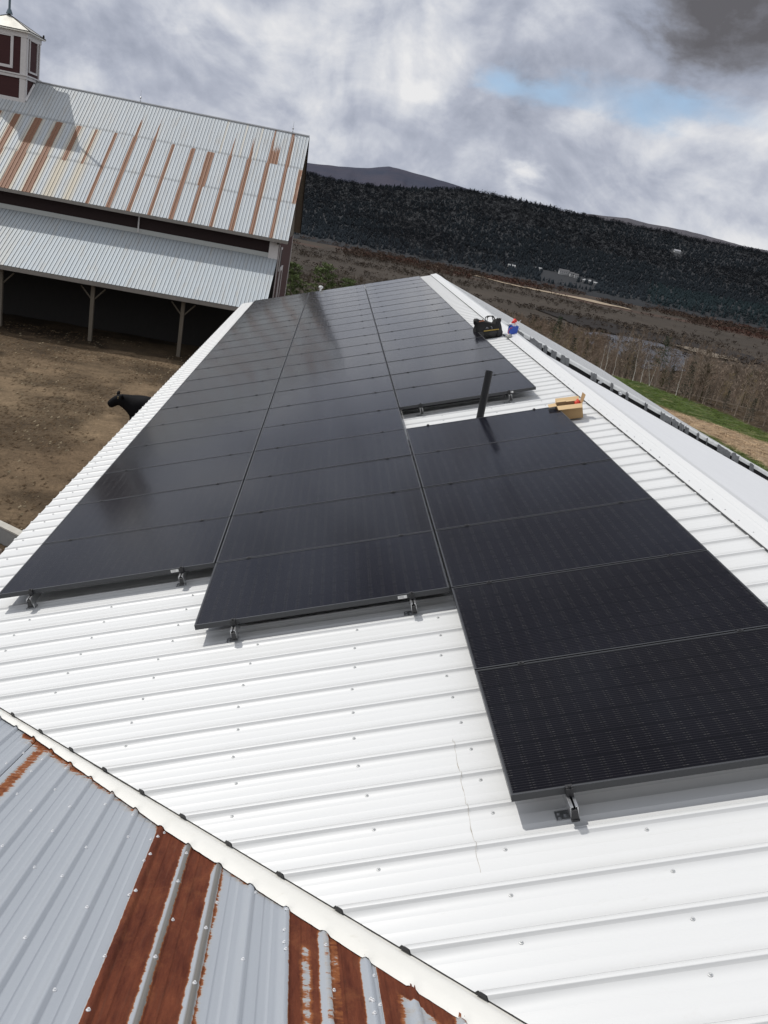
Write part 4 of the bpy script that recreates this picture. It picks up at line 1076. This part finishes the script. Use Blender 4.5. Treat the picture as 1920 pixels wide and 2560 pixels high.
def conifer_unit(k=6,tiers=3):
    V=[];F=[]
    for t in range(tiers):
        z0=.12+.27*t; z1=min(1.0,z0+.46); r=.30*(1-.27*t); n=len(V)
        for i in range(k):
            a=2*math.pi*i/k+t*.5; q=r*(1 if i%2 else .62); V.append((q*math.cos(a),q*math.sin(a),z0-(.04 if i%2 else -.03)))
        V.append((0,0,z1))
        for i in range(k): F.append((n+i,n+(i+1)%k,n+k))
    return np.array(V),np.array(F)
def shaggy_unit(nq=26,seed=0,spread=.34,leaf=.10,low=.15):
    r=np.random.default_rng(seed); V=[];F=[]
    for i in range(nq):
        z=low+(1-low)*r.random()**.8; R=spread*math.sqrt(max(.05,1-((z-.55)/.52)**2)); a=r.random()*6.28; q=R*r.random()**.4
        c=np.array([q*math.cos(a),q*math.sin(a),z]); d1=r.normal(size=3); d1/=np.linalg.norm(d1); d2=r.normal(size=3); d2/=np.linalg.norm(d2)
        n=len(V); s=leaf*(.6+.8*r.random()); V+=[c-d1*s,c+d1*s*.8+d2*s*.3,c+d2*s]; F.append((n,n+1,n+2))
    return np.array(V),np.array(F)
def scatter(name,units,pos,hts,cols,pick,asp=1.0,mat=MASS,label=None):
    Vs=[];Fs=[];Cs=[];off=0
    ang=rng.random(len(pos))*6.28
    for ui,(uv_,uf) in enumerate(units):
        idx=np.where(pick==ui)[0]
        if len(idx)==0: continue
        ca=np.cos(ang[idx])[:,None]; sa=np.sin(ang[idx])[:,None]; h=hts[idx][:,None]
        x=(uv_[None,:,0]*ca-uv_[None,:,1]*sa)*h*asp+pos[idx,0:1]; y=(uv_[None,:,0]*sa+uv_[None,:,1]*ca)*h*asp+pos[idx,1:2]; z=uv_[None,:,2]*h+pos[idx,2:3]
        Vs.append(np.stack([x,y,z],2).reshape(-1,3)); n=len(uv_)
        Fs.append((uf[None]+(np.arange(len(idx))*n)[:,None,None]+off).reshape(-1,3)); off+=len(idx)*n
        shade=(.85+.3*uv_[:,2])[None,:,None]; Cs.append((cols[idx][:,None,:]*shade).reshape(-1,3))
    o=np_mesh(name,np.concatenate(Vs),np.concatenate(Fs),mat,cols=np.concatenate(Cs)); tag(o,label,None,kind='stuff'); return o
N=34000
az=rng.uniform(-6,33,N); t=rng.random(N)**.85; t[:1500]=rng.uniform(.96,1.005,1500)
px,py,pz=hill_surface(az,t)
kind=fbm(px,py,230,61)+rng.normal(size=N)*.10; con=kind>.54
clear=(fbm(px,py,120,63)<.16)&(t<.25); bl=((np.abs(az-15.1)<1.7)&(t<.150)&(t>.02)&(fbm(px,py,60,64)>.33))|((np.abs(az-21.05)<.35)&(t<.78)&(t>.69))
keep=~bl; 
cols=np.where(con[:,None],np.array([.0175,.0215,.0255]),np.array([.0170,.0190,.0225]))*(.90+.2*rng.random(N))[:,None]  # tree colours carry the cloud shadow and a bluish haze
lowz=np.clip((.25-t)/.25,0,1)[:,None]; cols=cols*(1+.5*lowz)
rt=((az>20)&(t<.25))[:,None]; cols=np.where(rt,cols*np.array([1.0,1.18,1.12]),cols)
hts=np.where(con,rng.uniform(5.5,9.5,N),rng.uniform(5,8.5,N)); hts[:1500]*=rng.uniform(.6,1.25,1500)
pick=np.where(con,rng.integers(0,2,N),rng.integers(2,4,N))
U=[conifer_unit(6,3),conifer_unit(7,2),shaggy_unit(24,1,.46,.15,.05),shaggy_unit(24,2,.44,.15,.05)]
scatter('hillside_forest',U,np.stack([px,py,pz-1],1)[keep],hts[keep],cols[keep],pick[keep],asp=1.2,mat=MASSFAR,label='dark mixed forest covering the far hillside')
# brushy flood plain before the hill
N=5200; az=rng.uniform(-6,33,N); r=rng.uniform(1120,1330,N)
x=CAM.x+r*np.sin(np.radians(az)); y=CAM.y+r*np.cos(np.radians(az)); k2=fbm(x,y,90,71); keep=(k2>.44)&~((az<21)&(r<1185)&(az>9))
cols=np.array([.070,.050,.040])*(.6+.7*rng.random(N))[:,None]; cols[k2>.6]=np.array([.085,.048,.038])
U2=[shaggy_unit(12,5,.7,.30,.0),shaggy_unit(12,6,.8,.3,.0)]
scatter('valley_brush',U2,np.stack([x,y,np.full(N,-58.3)],1)[keep],rng.uniform(2,6,N)[keep],cols[keep],rng.integers(0,2,N)[keep],label='low brown brush along the foot of the hill')
N=9000; az=rng.uniform(-6,33,N); r=rng.uniform(640,1130,N)
x=CAM.x+r*np.sin(np.radians(az)); y=CAM.y+r*np.cos(np.radians(az)); k2=fbm(x*.35+y*.1,y*2.2,60,23); keep=(k2>.52)
cols=np.array([.052,.042,.034])*(.6+.8*rng.random(N))[:,None]
scatter('flood_plain_brush',U2,np.stack([x,y,np.full(N,-58.1)],1)[keep],rng.uniform(1.2,4,N)[keep],cols[keep],rng.integers(0,2,N)[keep],label='low grey brown brush in streaks over the flood plain')
# woods between the field and the river: bare brown tree tops
def bare_unit(seed,nb=34,h0=.25):
    r=np.random.default_rng(seed); V=[];F=[]
    def sliver(a,b,w):
        n=len(V); d=b-a; s=np.cross(d,r.normal(size=3)); s/=np.linalg.norm(s)+1e-9; V.extend([a-s*w,a+s*w,b]); F.append((n,n+1,n+2))
    sliver(np.zeros(3),np.array([.0,.0,.95]),.012); sliver(np.array([0,0,0.]),np.array([.02,.02,.8]),.012)
    for i in range(nb):
        z=h0+(.65)*r.random(); a=r.random()*6.28; L=.30*(1.15-z)*(.6+.7*r.random())
        p=np.array([0,0,z]); q=p+np.array([math.cos(a)*L*.8,math.sin(a)*L*.8,L*.75]); sliver(p,q,.006)
        for k in range(3):
            s=p+(q-p)*(.4+.5*r.random()); e=s+np.array([r.normal()*.07,r.normal()*.07,.05+.08*r.random()]); sliver(s,e,.0055)
    return np.array(V),np.array(F)
U3=[bare_unit(i) for i in range(4)]+[shaggy_unit(60,11,.30,.026,.25),shaggy_unit(60,12,.32,.028,.25)]
def wood_patch(name,N,azr,rr,hr,c1,c2,label,seed,green=.0,dens=.0,pk=None):
    az=rng.uniform(*azr,N); r=np.sqrt(rng.uniform(rr[0]**2,rr[1]**2,N)); x=CAM.x+r*np.sin(np.radians(az)); y=CAM.y+r*np.cos(np.radians(az)); z=ground_z(x,y)
    keep=(fbm(x,y,35,seed)>dens)
    keep&= ~((r<np.maximum(168-(az-18.5)*5.2,95)))
    q=rng.random(N)[:,None]; cols=np.array(c1)*(1-q)+np.array(c2)*q
    gm=rng.random(N)<green; cols[gm]=np.array([.045,.052,.022])
    p=rng.choice([0,1,2,3,0,1,2,3,4,5],N) if pk is None else rng.choice(pk,N)
    return scatter(name,U3,np.stack([x,y,z-.3],1)[keep],rng.uniform(*hr,N)[keep],cols[keep],p[keep],label=label)
wood_patch('bare_woods',2600,(-6,33),(95,440),(5.5,9),(.155,.125,.100),(.25,.20,.155),'bare brown woods on the slope below the field',81,.05,.24)
wood_patch('right_woods',2000,(23.5,33),(430,640),(6,9.5),(.155,.125,.100),(.24,.19,.15),'dense brown woods at the right behind the field',87,.06,.2,[0,1,2,3,4])
wood_patch('sparse_woods',160,(18.5,24),(440,600),(6,9),(.10,.075,.055),(.15,.11,.08),'scattered bare trees on the tan flats before the pond',88,.0,.3,[0,1,2,3])
wood_patch('river_woods',520,(19,33),(560,760),(8,12),(.15,.115,.09),(.21,.165,.125),'bare grey brown woods on the far bank of the river',83,.0,.42,[4,5,0])
wood_patch('valley_woods',2600,(3.5,18.5),(400,650),(7,11),(.150,.115,.088),(.23,.175,.13),'brown bare woods between the barn ridge and the river flats',84,.05,.22,[0,1,2,3,4,5])
wood_patch('left_valley_woods',1500,(-6,8),(430,760),(5,9),(.062,.050,.038),(.09,.07,.05),'brown thickets on the valley floor behind the barn',85,.03,.45,[4,5,3])

# ------------------------------------------------------------------ individual trees at the field edge
BARK=simple('grey_brown_bark',(.20,.16,.125),.95,0,.3,6,.3); BIRCH=simple('white_birch_bark',(.58,.55,.50),.85,0,.3,5); TWIG=simple('brown_twigs',(.24,.175,.13),1,0,.3,3); TWIG2=simple('budding_twigs',(.27,.21,.12),1,0,.3,3)
PINE=simple('pine_needles',(.030,.045,.020),1,0,.45,1.2); PINED=simple('dark_spruce_needles',(.018,.026,.014),1,0,.45,1.2); PINEL=simple('bright_pine_needles',(.085,.115,.038),1,0,.45,1.2)  # near pines have a brighter green of their own
def bare_tree(seed,h,bark,twig,spread=.33,lean=0,multi=1):
    r=random.Random(seed); tr=MB(); cr=MB()
    def twig_at(p,d,L,dep):
        q=p+d*L; w=.012*h/12*(1.6 if dep<2 else 1)
        s=d.cross(Vector((r.gauss(0,1),r.gauss(0,1),r.gauss(0,1)))).normalized()*w
        cr.v+= [tuple(p-s),tuple(p+s),tuple(q)]; n=len(cr.v); cr.f.append((n-3,n-2,n-1)); cr.m.append(0)
        if dep>0:
            for k in range(r.choice((3,4,4))):
                e=(d+Vector((r.gauss(0,.55),r.gauss(0,.55),r.gauss(.25,.35)))).normalized(); twig_at(p+d*L*(.35+.65*r.random()),e,L*r.uniform(.45,.75),dep-1)
    for mt in range(multi):
        pts=[];rad=[];p=Vector((r.uniform(-.2,.2)*(multi>1),r.uniform(-.2,.2)*(multi>1),-.3)); d=Vector((lean+r.uniform(-.12,.12)*(1+(multi>1)),r.uniform(-.12,.12),1)).normalized(); n=9
        for i in range(n+1):
            pts.append(p.copy()); rad.append(max(.012,(.0125*h if twig is not TWIG or spread>.25 else .008*h)*(1-i/n)**.8)); d=(d+Vector((r.gauss(0,.05),r.gauss(0,.05),.05))).normalized(); p=p+d*h/n*(.95)
        tr.tube(pts,rad,6)
        for i in range(3,n+1):
            for k in range(r.choice((2,3,3))):
                a=r.random()*6.28; L=h*spread*(1.1-i/n*.75)*r.uniform(.5,1.0); e=Vector((math.cos(a),math.sin(a),r.uniform(.45,1.2))).normalized()
                base=pts[i].lerp(pts[i-1],r.random()); q=base+e*L*.5
                tr.tube([base,q],[rad[i]*.55+.01,.012],4,False)
                for m2 in range(4):
                    e2=(e+Vector((r.gauss(0,.4),r.gauss(0,.4),r.gauss(.15,.3)))).normalized(); twig_at(base.lerp(q,.3+.7*r.random()),e2,L*.38,2)
    return mesh_only('trunk',tr,bark,True),mesh_only('crown',cr,twig)
def pine_tree(seed,h,needle,dense=1.0,low=.25,wide=.24):
    r=random.Random(seed); tr=MB(); cr=MB(); tr.tube([(0,0,-.3),(r.uniform(-.1,.1),0,h*.5),(r.uniform(-.15,.15),0,h)],[.016*h,.010*h,.02],6)
    n=int(46*dense)
    for i in range(n):
        t=(i+r.random())/n; z=h*(low+(1-low)*t); L=h*wide*(1.08-t)**.75*r.uniform(.55,1.1); a=i*2.4+r.random()
        d=Vector((math.cos(a),math.sin(a),r.uniform(-.05,.35))).normalized(); p=Vector((0,0,z)); q=p+d*L
        tr.tube([p,q],[.03,.01],3,False)
        for k in range(int(26*dense)):
            s=p+d*L*(.25+.8*r.random())+Vector((r.gauss(0,1),r.gauss(0,1),r.gauss(0,.5)))*h*.018
            d1=Vector((r.gauss(0,1),r.gauss(0,1),r.gauss(0,.6))).normalized()*h*r.uniform(.012,.026); d2=Vector((r.gauss(0,1),r.gauss(0,1),r.gauss(0.3,.6))).normalized()*h*r.uniform(.008,.018)
            nn=len(cr.v); cr.v+= [tuple(s-d1),tuple(s+d1),tuple(s+d2)]; cr.f.append((nn,nn+1,nn+2)); cr.m.append(0)
    return mesh_only('trunk',tr,BARK,True),mesh_only('crown',cr,needle)
kinds={'bare':[bare_tree(s,11,BARK,TWIG if s%2 else TWIG2,.34) for s in range(1,6)],
       'birch':[bare_tree(20+s,11,BIRCH,TWIG,.20,.10*(s-1),1+(s==1)) for s in range(3)],
       'pine':[pine_tree(30,14,PINE,.85,.45,.20),pine_tree(31,12,PINE,.8,.40,.22)],
       'spruce':[pine_tree(33,9,PINED,1.0,.08,.24),pine_tree(34,8,PINED,.9,.05,.27)],
       'near_pine':[pine_tree(36,11,PINEL,1.8,.10,.44),pine_tree(37,11,PINEL,1.8,.10,.40)]}
def put_tree(name,mesh,az_,r_,h,h0,label,cat='tree',group=None,dz=0,sink=0,z=None):
    x=CAM.x+r_*math.sin(math.radians(az_)); y=CAM.y+r_*math.cos(math.radians(az_))
    zz=float(ground_z(np.array([x]),np.array([y]))[0]) if z is None else z
    e=empty(name,(x,y,zz),(0,0,random.random()*6.28 if name!='birch_tree' else random.uniform(-.4,.4))); s=h/h0; e.scale=(s,s,s)
    tag(e,label,cat,group)
    for nm,me in zip(('trunk','crown'),mesh):
        o=bpy.data.objects.new(nm,me); COL.objects.link(o); o.parent=e
    return e
def line_r(az): return 162-(az-18.5)*5.2
rr_=random.Random(3)
for i,az_ in enumerate(np.linspace(11.5,31.5,52)):
    az_=az_+rr_.uniform(-.2,.2); r_=line_r(az_)+rr_.uniform(2,16); k=rr_.randrange(5); 
    put_tree('bare_tree',kinds['bare'][k],az_,r_,rr_.uniform(4.8,7.6),11,'leafless brown tree in the row along the edge of the green field','tree','leafless trees along the field edge')
for az_,lab in ((18.45,'white birch tree leaning in the clump left of the tall thin pine'),(18.75,'white birch tree with forked stems at the near field edge'),(19.3,'slender pale birch tree standing on its own at the field edge'),(21.1,'white birch tree leaning right, just left of the tall thin pine'),(21.7,'pale leaning birch trunk directly under the tall thin pine'),(23.4,'thin white birch trunk beside the dark spruce at the field edge'),(20.6,'short white birch stem low at the field edge')):
    put_tree('birch_tree',kinds['birch'][rr_.randrange(3)],az_,line_r(az_)+rr_.uniform(0,2.5),rr_.uniform(5.6,7.4),11,lab,'tree')
for az_,dr,h,k,lab in ((15.2,12,9.5,0,'tall thin pine with open crown at the left end of the tree row'),(22.0,3,8.2,1,'tall thin pine with open crown behind the leaning birches')):
    put_tree('pine_tree',kinds['pine'][k],az_,line_r(az_)+dr,h,(14,12)[k],lab)
for az_,h,lab in ((13.6,7,'dark spruce left of the tall pine'),(16.4,8,'dark spruce at the left of the field edge'),(17.3,7,'dark low spruce beside the birch clump'),(19.9,5.5,'short dark spruce between birches'),(20.4,6,'small dark spruce just right of the birch clump'),(22.8,6.5,'dark spruce under the tall pine'),(23.9,8.5,'bushy dark spruce, tallest of those right of the pine'),(25.2,4.5,'low dark spruce at the right part of the field edge'),(26.4,4.5,'squat dark spruce near the right of the field edge'),(28.0,5,'dark spruce near the right picture edge')):
    k=rr_.randrange(2); put_tree('spruce_tree',kinds['spruce'][k],az_,line_r(az_)+rr_.uniform(2,6),h*.66,(9,8)[k],lab)
for az_,h,z,lab in ((-2.3,11.5,None,'bushy green pine right behind the red barn corner'),(-.25,11,None,'bushy green pine rising behind the far end of the panels'),(1.3,10,None,'smaller green pine at the right behind the far end of the panels'),(-4.0,11,None,'green pine half hidden behind the red barn')):
    top=CAM.z-96*math.tan(math.radians({-2.3:4.25,-.25:4.0,1.3:4.6,-4.0:4.3}[az_])); put_tree('green_pine',kinds['near_pine'][rr_.randrange(2)],az_,96,h,11,lab,z=top-h)

# ------------------------------------------------------------------ far houses
HW=simple('white_clapboard',(.36,.365,.37),.8,0,.1,1); HR=simple('grey_shingle',(.10,.10,.105),.9,0,.2,1); HWIN=simple('dark_window',(.03,.035,.04),.3)
def hpos(az_,el):
    t=None
    for q in np.linspace(0,1,400):
        x,y,z=hill_surface(np.array([az_]),np.array([q])); 
        if math.degrees(math.atan2(z[0]-CAM.z,math.hypot(x[0]-CAM.x,y[0]-CAM.y)))>el: break
    return float(x[0]),float(y[0]),float(z[0])
def house(az_,el,w,d,h,label,name='farmhouse',roof=HR,rot=0,cat='house'):
    x,y,z=hpos(az_,el); e=empty(name,(x,y,z),(0,0,rot)); tag(e,label,cat)
    b=MB(); b.box((0,0,h/2-1),(w,d,h+2)); b.build('wall',HW,e,local=True)
    b=MB(); b.prism([(-w/2-.4,-d/2-.5,h-.1),(-w/2-.4,d/2+.5,h-.1),(-w/2-.4,0,h+d*.32)],(w+.8,0,0)); b.build('roof',roof,e,local=True)
    nw=max(2,int(w/3.2))
    for i in range(nw):
        for zz in ([1.3,3.9] if h>4.5 else [1.4]):
            b=MB(); b.box((-w/2+(i+.5)*w/nw,-d/2-.03,zz),(1.0,.08,1.3)); b.build('window',HWIN,e,local=True)
house(14.70,-1.75,16.0,7.2,6.0,'long white two storey farmhouse at the foot of the dark hill')
house(15.22,-1.78,6.4,6.4,5.1,'white cottage close beside the long farmhouse, with grey roof',name='cottage')
house(15.50,-1.80,6.4,6.4,4.7,'small white cottage at the right end of the farmhouse group',name='cottage')
house(16.20,-1.93,13.6,6.4,2.5,'long low white shed right of the farmhouse group',name='white_shed',roof=HW,cat='shed')
house(16.75,-1.95,6.4,4.8,2.1,'tiny white shed farthest right at the foot of the hill',name='white_shed',roof=HW,cat='shed')
house(13.1,-1.75,9.6,4.8,2.1,'low white shed left of the farmhouse group',name='white_shed',roof=HW,cat='shed')
house(21.05,.80,14,9,4,'lone grey roofed house high on the wooded hillside',roof=simple('pale_roof',(.33,.34,.36),.6))
house(11.4,-1.95,11.2,6.4,3.0,'pale low building left of the far sheds, near the sand bank',name='white_shed',roof=HW,cat='shed')

# ------------------------------------------------------------------ yard odds and ends
cw=empty('concrete_curb',(-4.0,11.3,ZG)); tag(cw,'grey concrete feed curb lying across the yard beside the eave','curb')
b=MB(); M=Matrix.Rotation(math.radians(-33),3,'Z'); b.box((-4.0,11.45,ZG+.13),(3.9,.16,.42),M); b.build('curb_wall',CONC,cw,bevel=.02)
b=MB(); b.box((-4.0,11.45,ZG+.35),(3.92,.19,.03),M); b.build('curb_top',simple('pale_concrete',(.48,.46,.41),.85,0,.2,8),cw)
for i,(x,y,s) in enumerate([(-3.35,10.2,.28),(-2.85,10.35,.20),(-3.05,9.75,.16)]):
    b=MB(); b.lump((0,0,.05),(s,s*.7,s*.5),sub=3,rough=.5,seed=i+3); o=b.build('pale_rock',simple('pale_stone%d'%i,(.36,.29,.22),.9,0,.3,9,.4),smooth=True); o.location=(x,y,ZG)
    tag(o,['largest pale rock lying below the concrete curb','pale rock nearest the eave below the concrete curb','smallest pale rock below the concrete curb'][i],'rock')
b=MB(); b.tube([(-4.0,9.9,ZG+.12),(-3.5,9.75,ZG+.14),(-3.0,9.4,ZG+.12)],[.11,.12,.10],8); tag(b.build('log',POSTW,smooth=True),'short weathered log lying in the mud near the rocks','log')
for i,(az_,r_,h,ln,lab) in enumerate([(20.85,80,1.15,.12,'leaning pale wooden stake standing in the bare dirt strip of the field'),(21.7,66,.0,0,'')]):
    if not lab: continue
    x=CAM.x+r_*math.sin(math.radians(az_)); y=CAM.y+r_*math.cos(math.radians(az_)); z=float(ground_z(np.array([x]),np.array([y]))[0])
    b=MB(); b.tube([(0,0,-.2),(ln*h,0,h)],.05,5); o=b.build('wooden_stake',simple('pale_stake',(.42,.36,.28),.9)); o.location=(x,y,z); tag(o,lab,'stake')
    b=MB(); b.tube([(0,0,.06),(1.7,.2,.05)],.05,5); o=b.build('fallen_board',simple('pale_board',(.42,.36,.28),.9)); o.location=(x+.1,y-3.0,float(ground_z(np.array([x]),np.array([y-3.0]))[0])); tag(o,'pale board lying flat on the dirt beside the stake','board')
# clods and straw trampled into the yard
def clods():
    N=26000; x=rng.uniform(-17,-.4,N); y=rng.uniform(7,34,N); k=fbm(x,y,2.6,14)+.22*np.clip(1-np.abs(y-28.6)/3.2,0,1)+rng.normal(size=N)*.06
    keep=k>.50; x=x[keep];y=y[keep]; z=ground_z(x,y); n=len(x)
    u,f=shaggy_unit(10,77,.9,.5,-.2)
    s=rng.uniform(.01,.045,n); c=np.where((rng.random(n)<.10)[:,None],np.array([.30,.25,.17]),np.array([.125,.088,.056]))*(.6+.8*rng.random(n))[:,None]
    ang=rng.random(n)*6.28
    import numpy as _n
    V=_n.stack([(u[None,:,0]*s[:,None])*2.0+x[:,None],(u[None,:,1]*s[:,None])*2.0+y[:,None],u[None,:,2]*s[:,None]*.35+z[:,None]+.005],2).reshape(-1,3)
    F=(f[None]+(_n.arange(n)*len(u))[:,None,None]).reshape(-1,3); C=_n.repeat(c,len(u),0)
    o=np_mesh('mud_clods',V,F,MASS,cols=C); tag(o,'trampled clods and straw scattered over the muddy yard',kind='stuff')
clods()
# tufts of grass over the field strip
def tufts():
    N=16000; az=rng.uniform(12,33,N); r=rng.uniform(34,150,N); x=CAM.x+r*np.sin(np.radians(az)); y=CAM.y+r*np.cos(np.radians(az)); keep=(x>12.5)
    x=x[keep];y=y[keep];z=ground_z(x,y); gcl=ground_color(x,y); n=len(x); u,f=shaggy_unit(6,78,.6,.45,0)
    s=rng.uniform(.08,.26,n); c=gcl*(.8+.9*rng.random(n))[:,None]
    V=np.stack([u[None,:,0]*s[:,None]*2+x[:,None],u[None,:,1]*s[:,None]*2+y[:,None],u[None,:,2]*s[:,None]*.6+z[:,None]],2).reshape(-1,3)
    F=(f[None]+(np.arange(n)*len(u))[:,None,None]).reshape(-1,3); o=np_mesh('field_grass',V,F,MASS,cols=np.repeat(c,len(u),0)); tag(o,'short tufty grass over the sloping field',kind='stuff')
tufts()

# ------------------------------------------------------------------ render settings
scene.view_settings.view_transform='Standard'; scene.view_settings.look='None'; scene.view_settings.exposure=0; scene.view_settings.gamma=1
scene.render.resolution_x=768; scene.render.resolution_y=1024
scene.cycles.max_bounces=6; scene.cycles.use_denoising=True
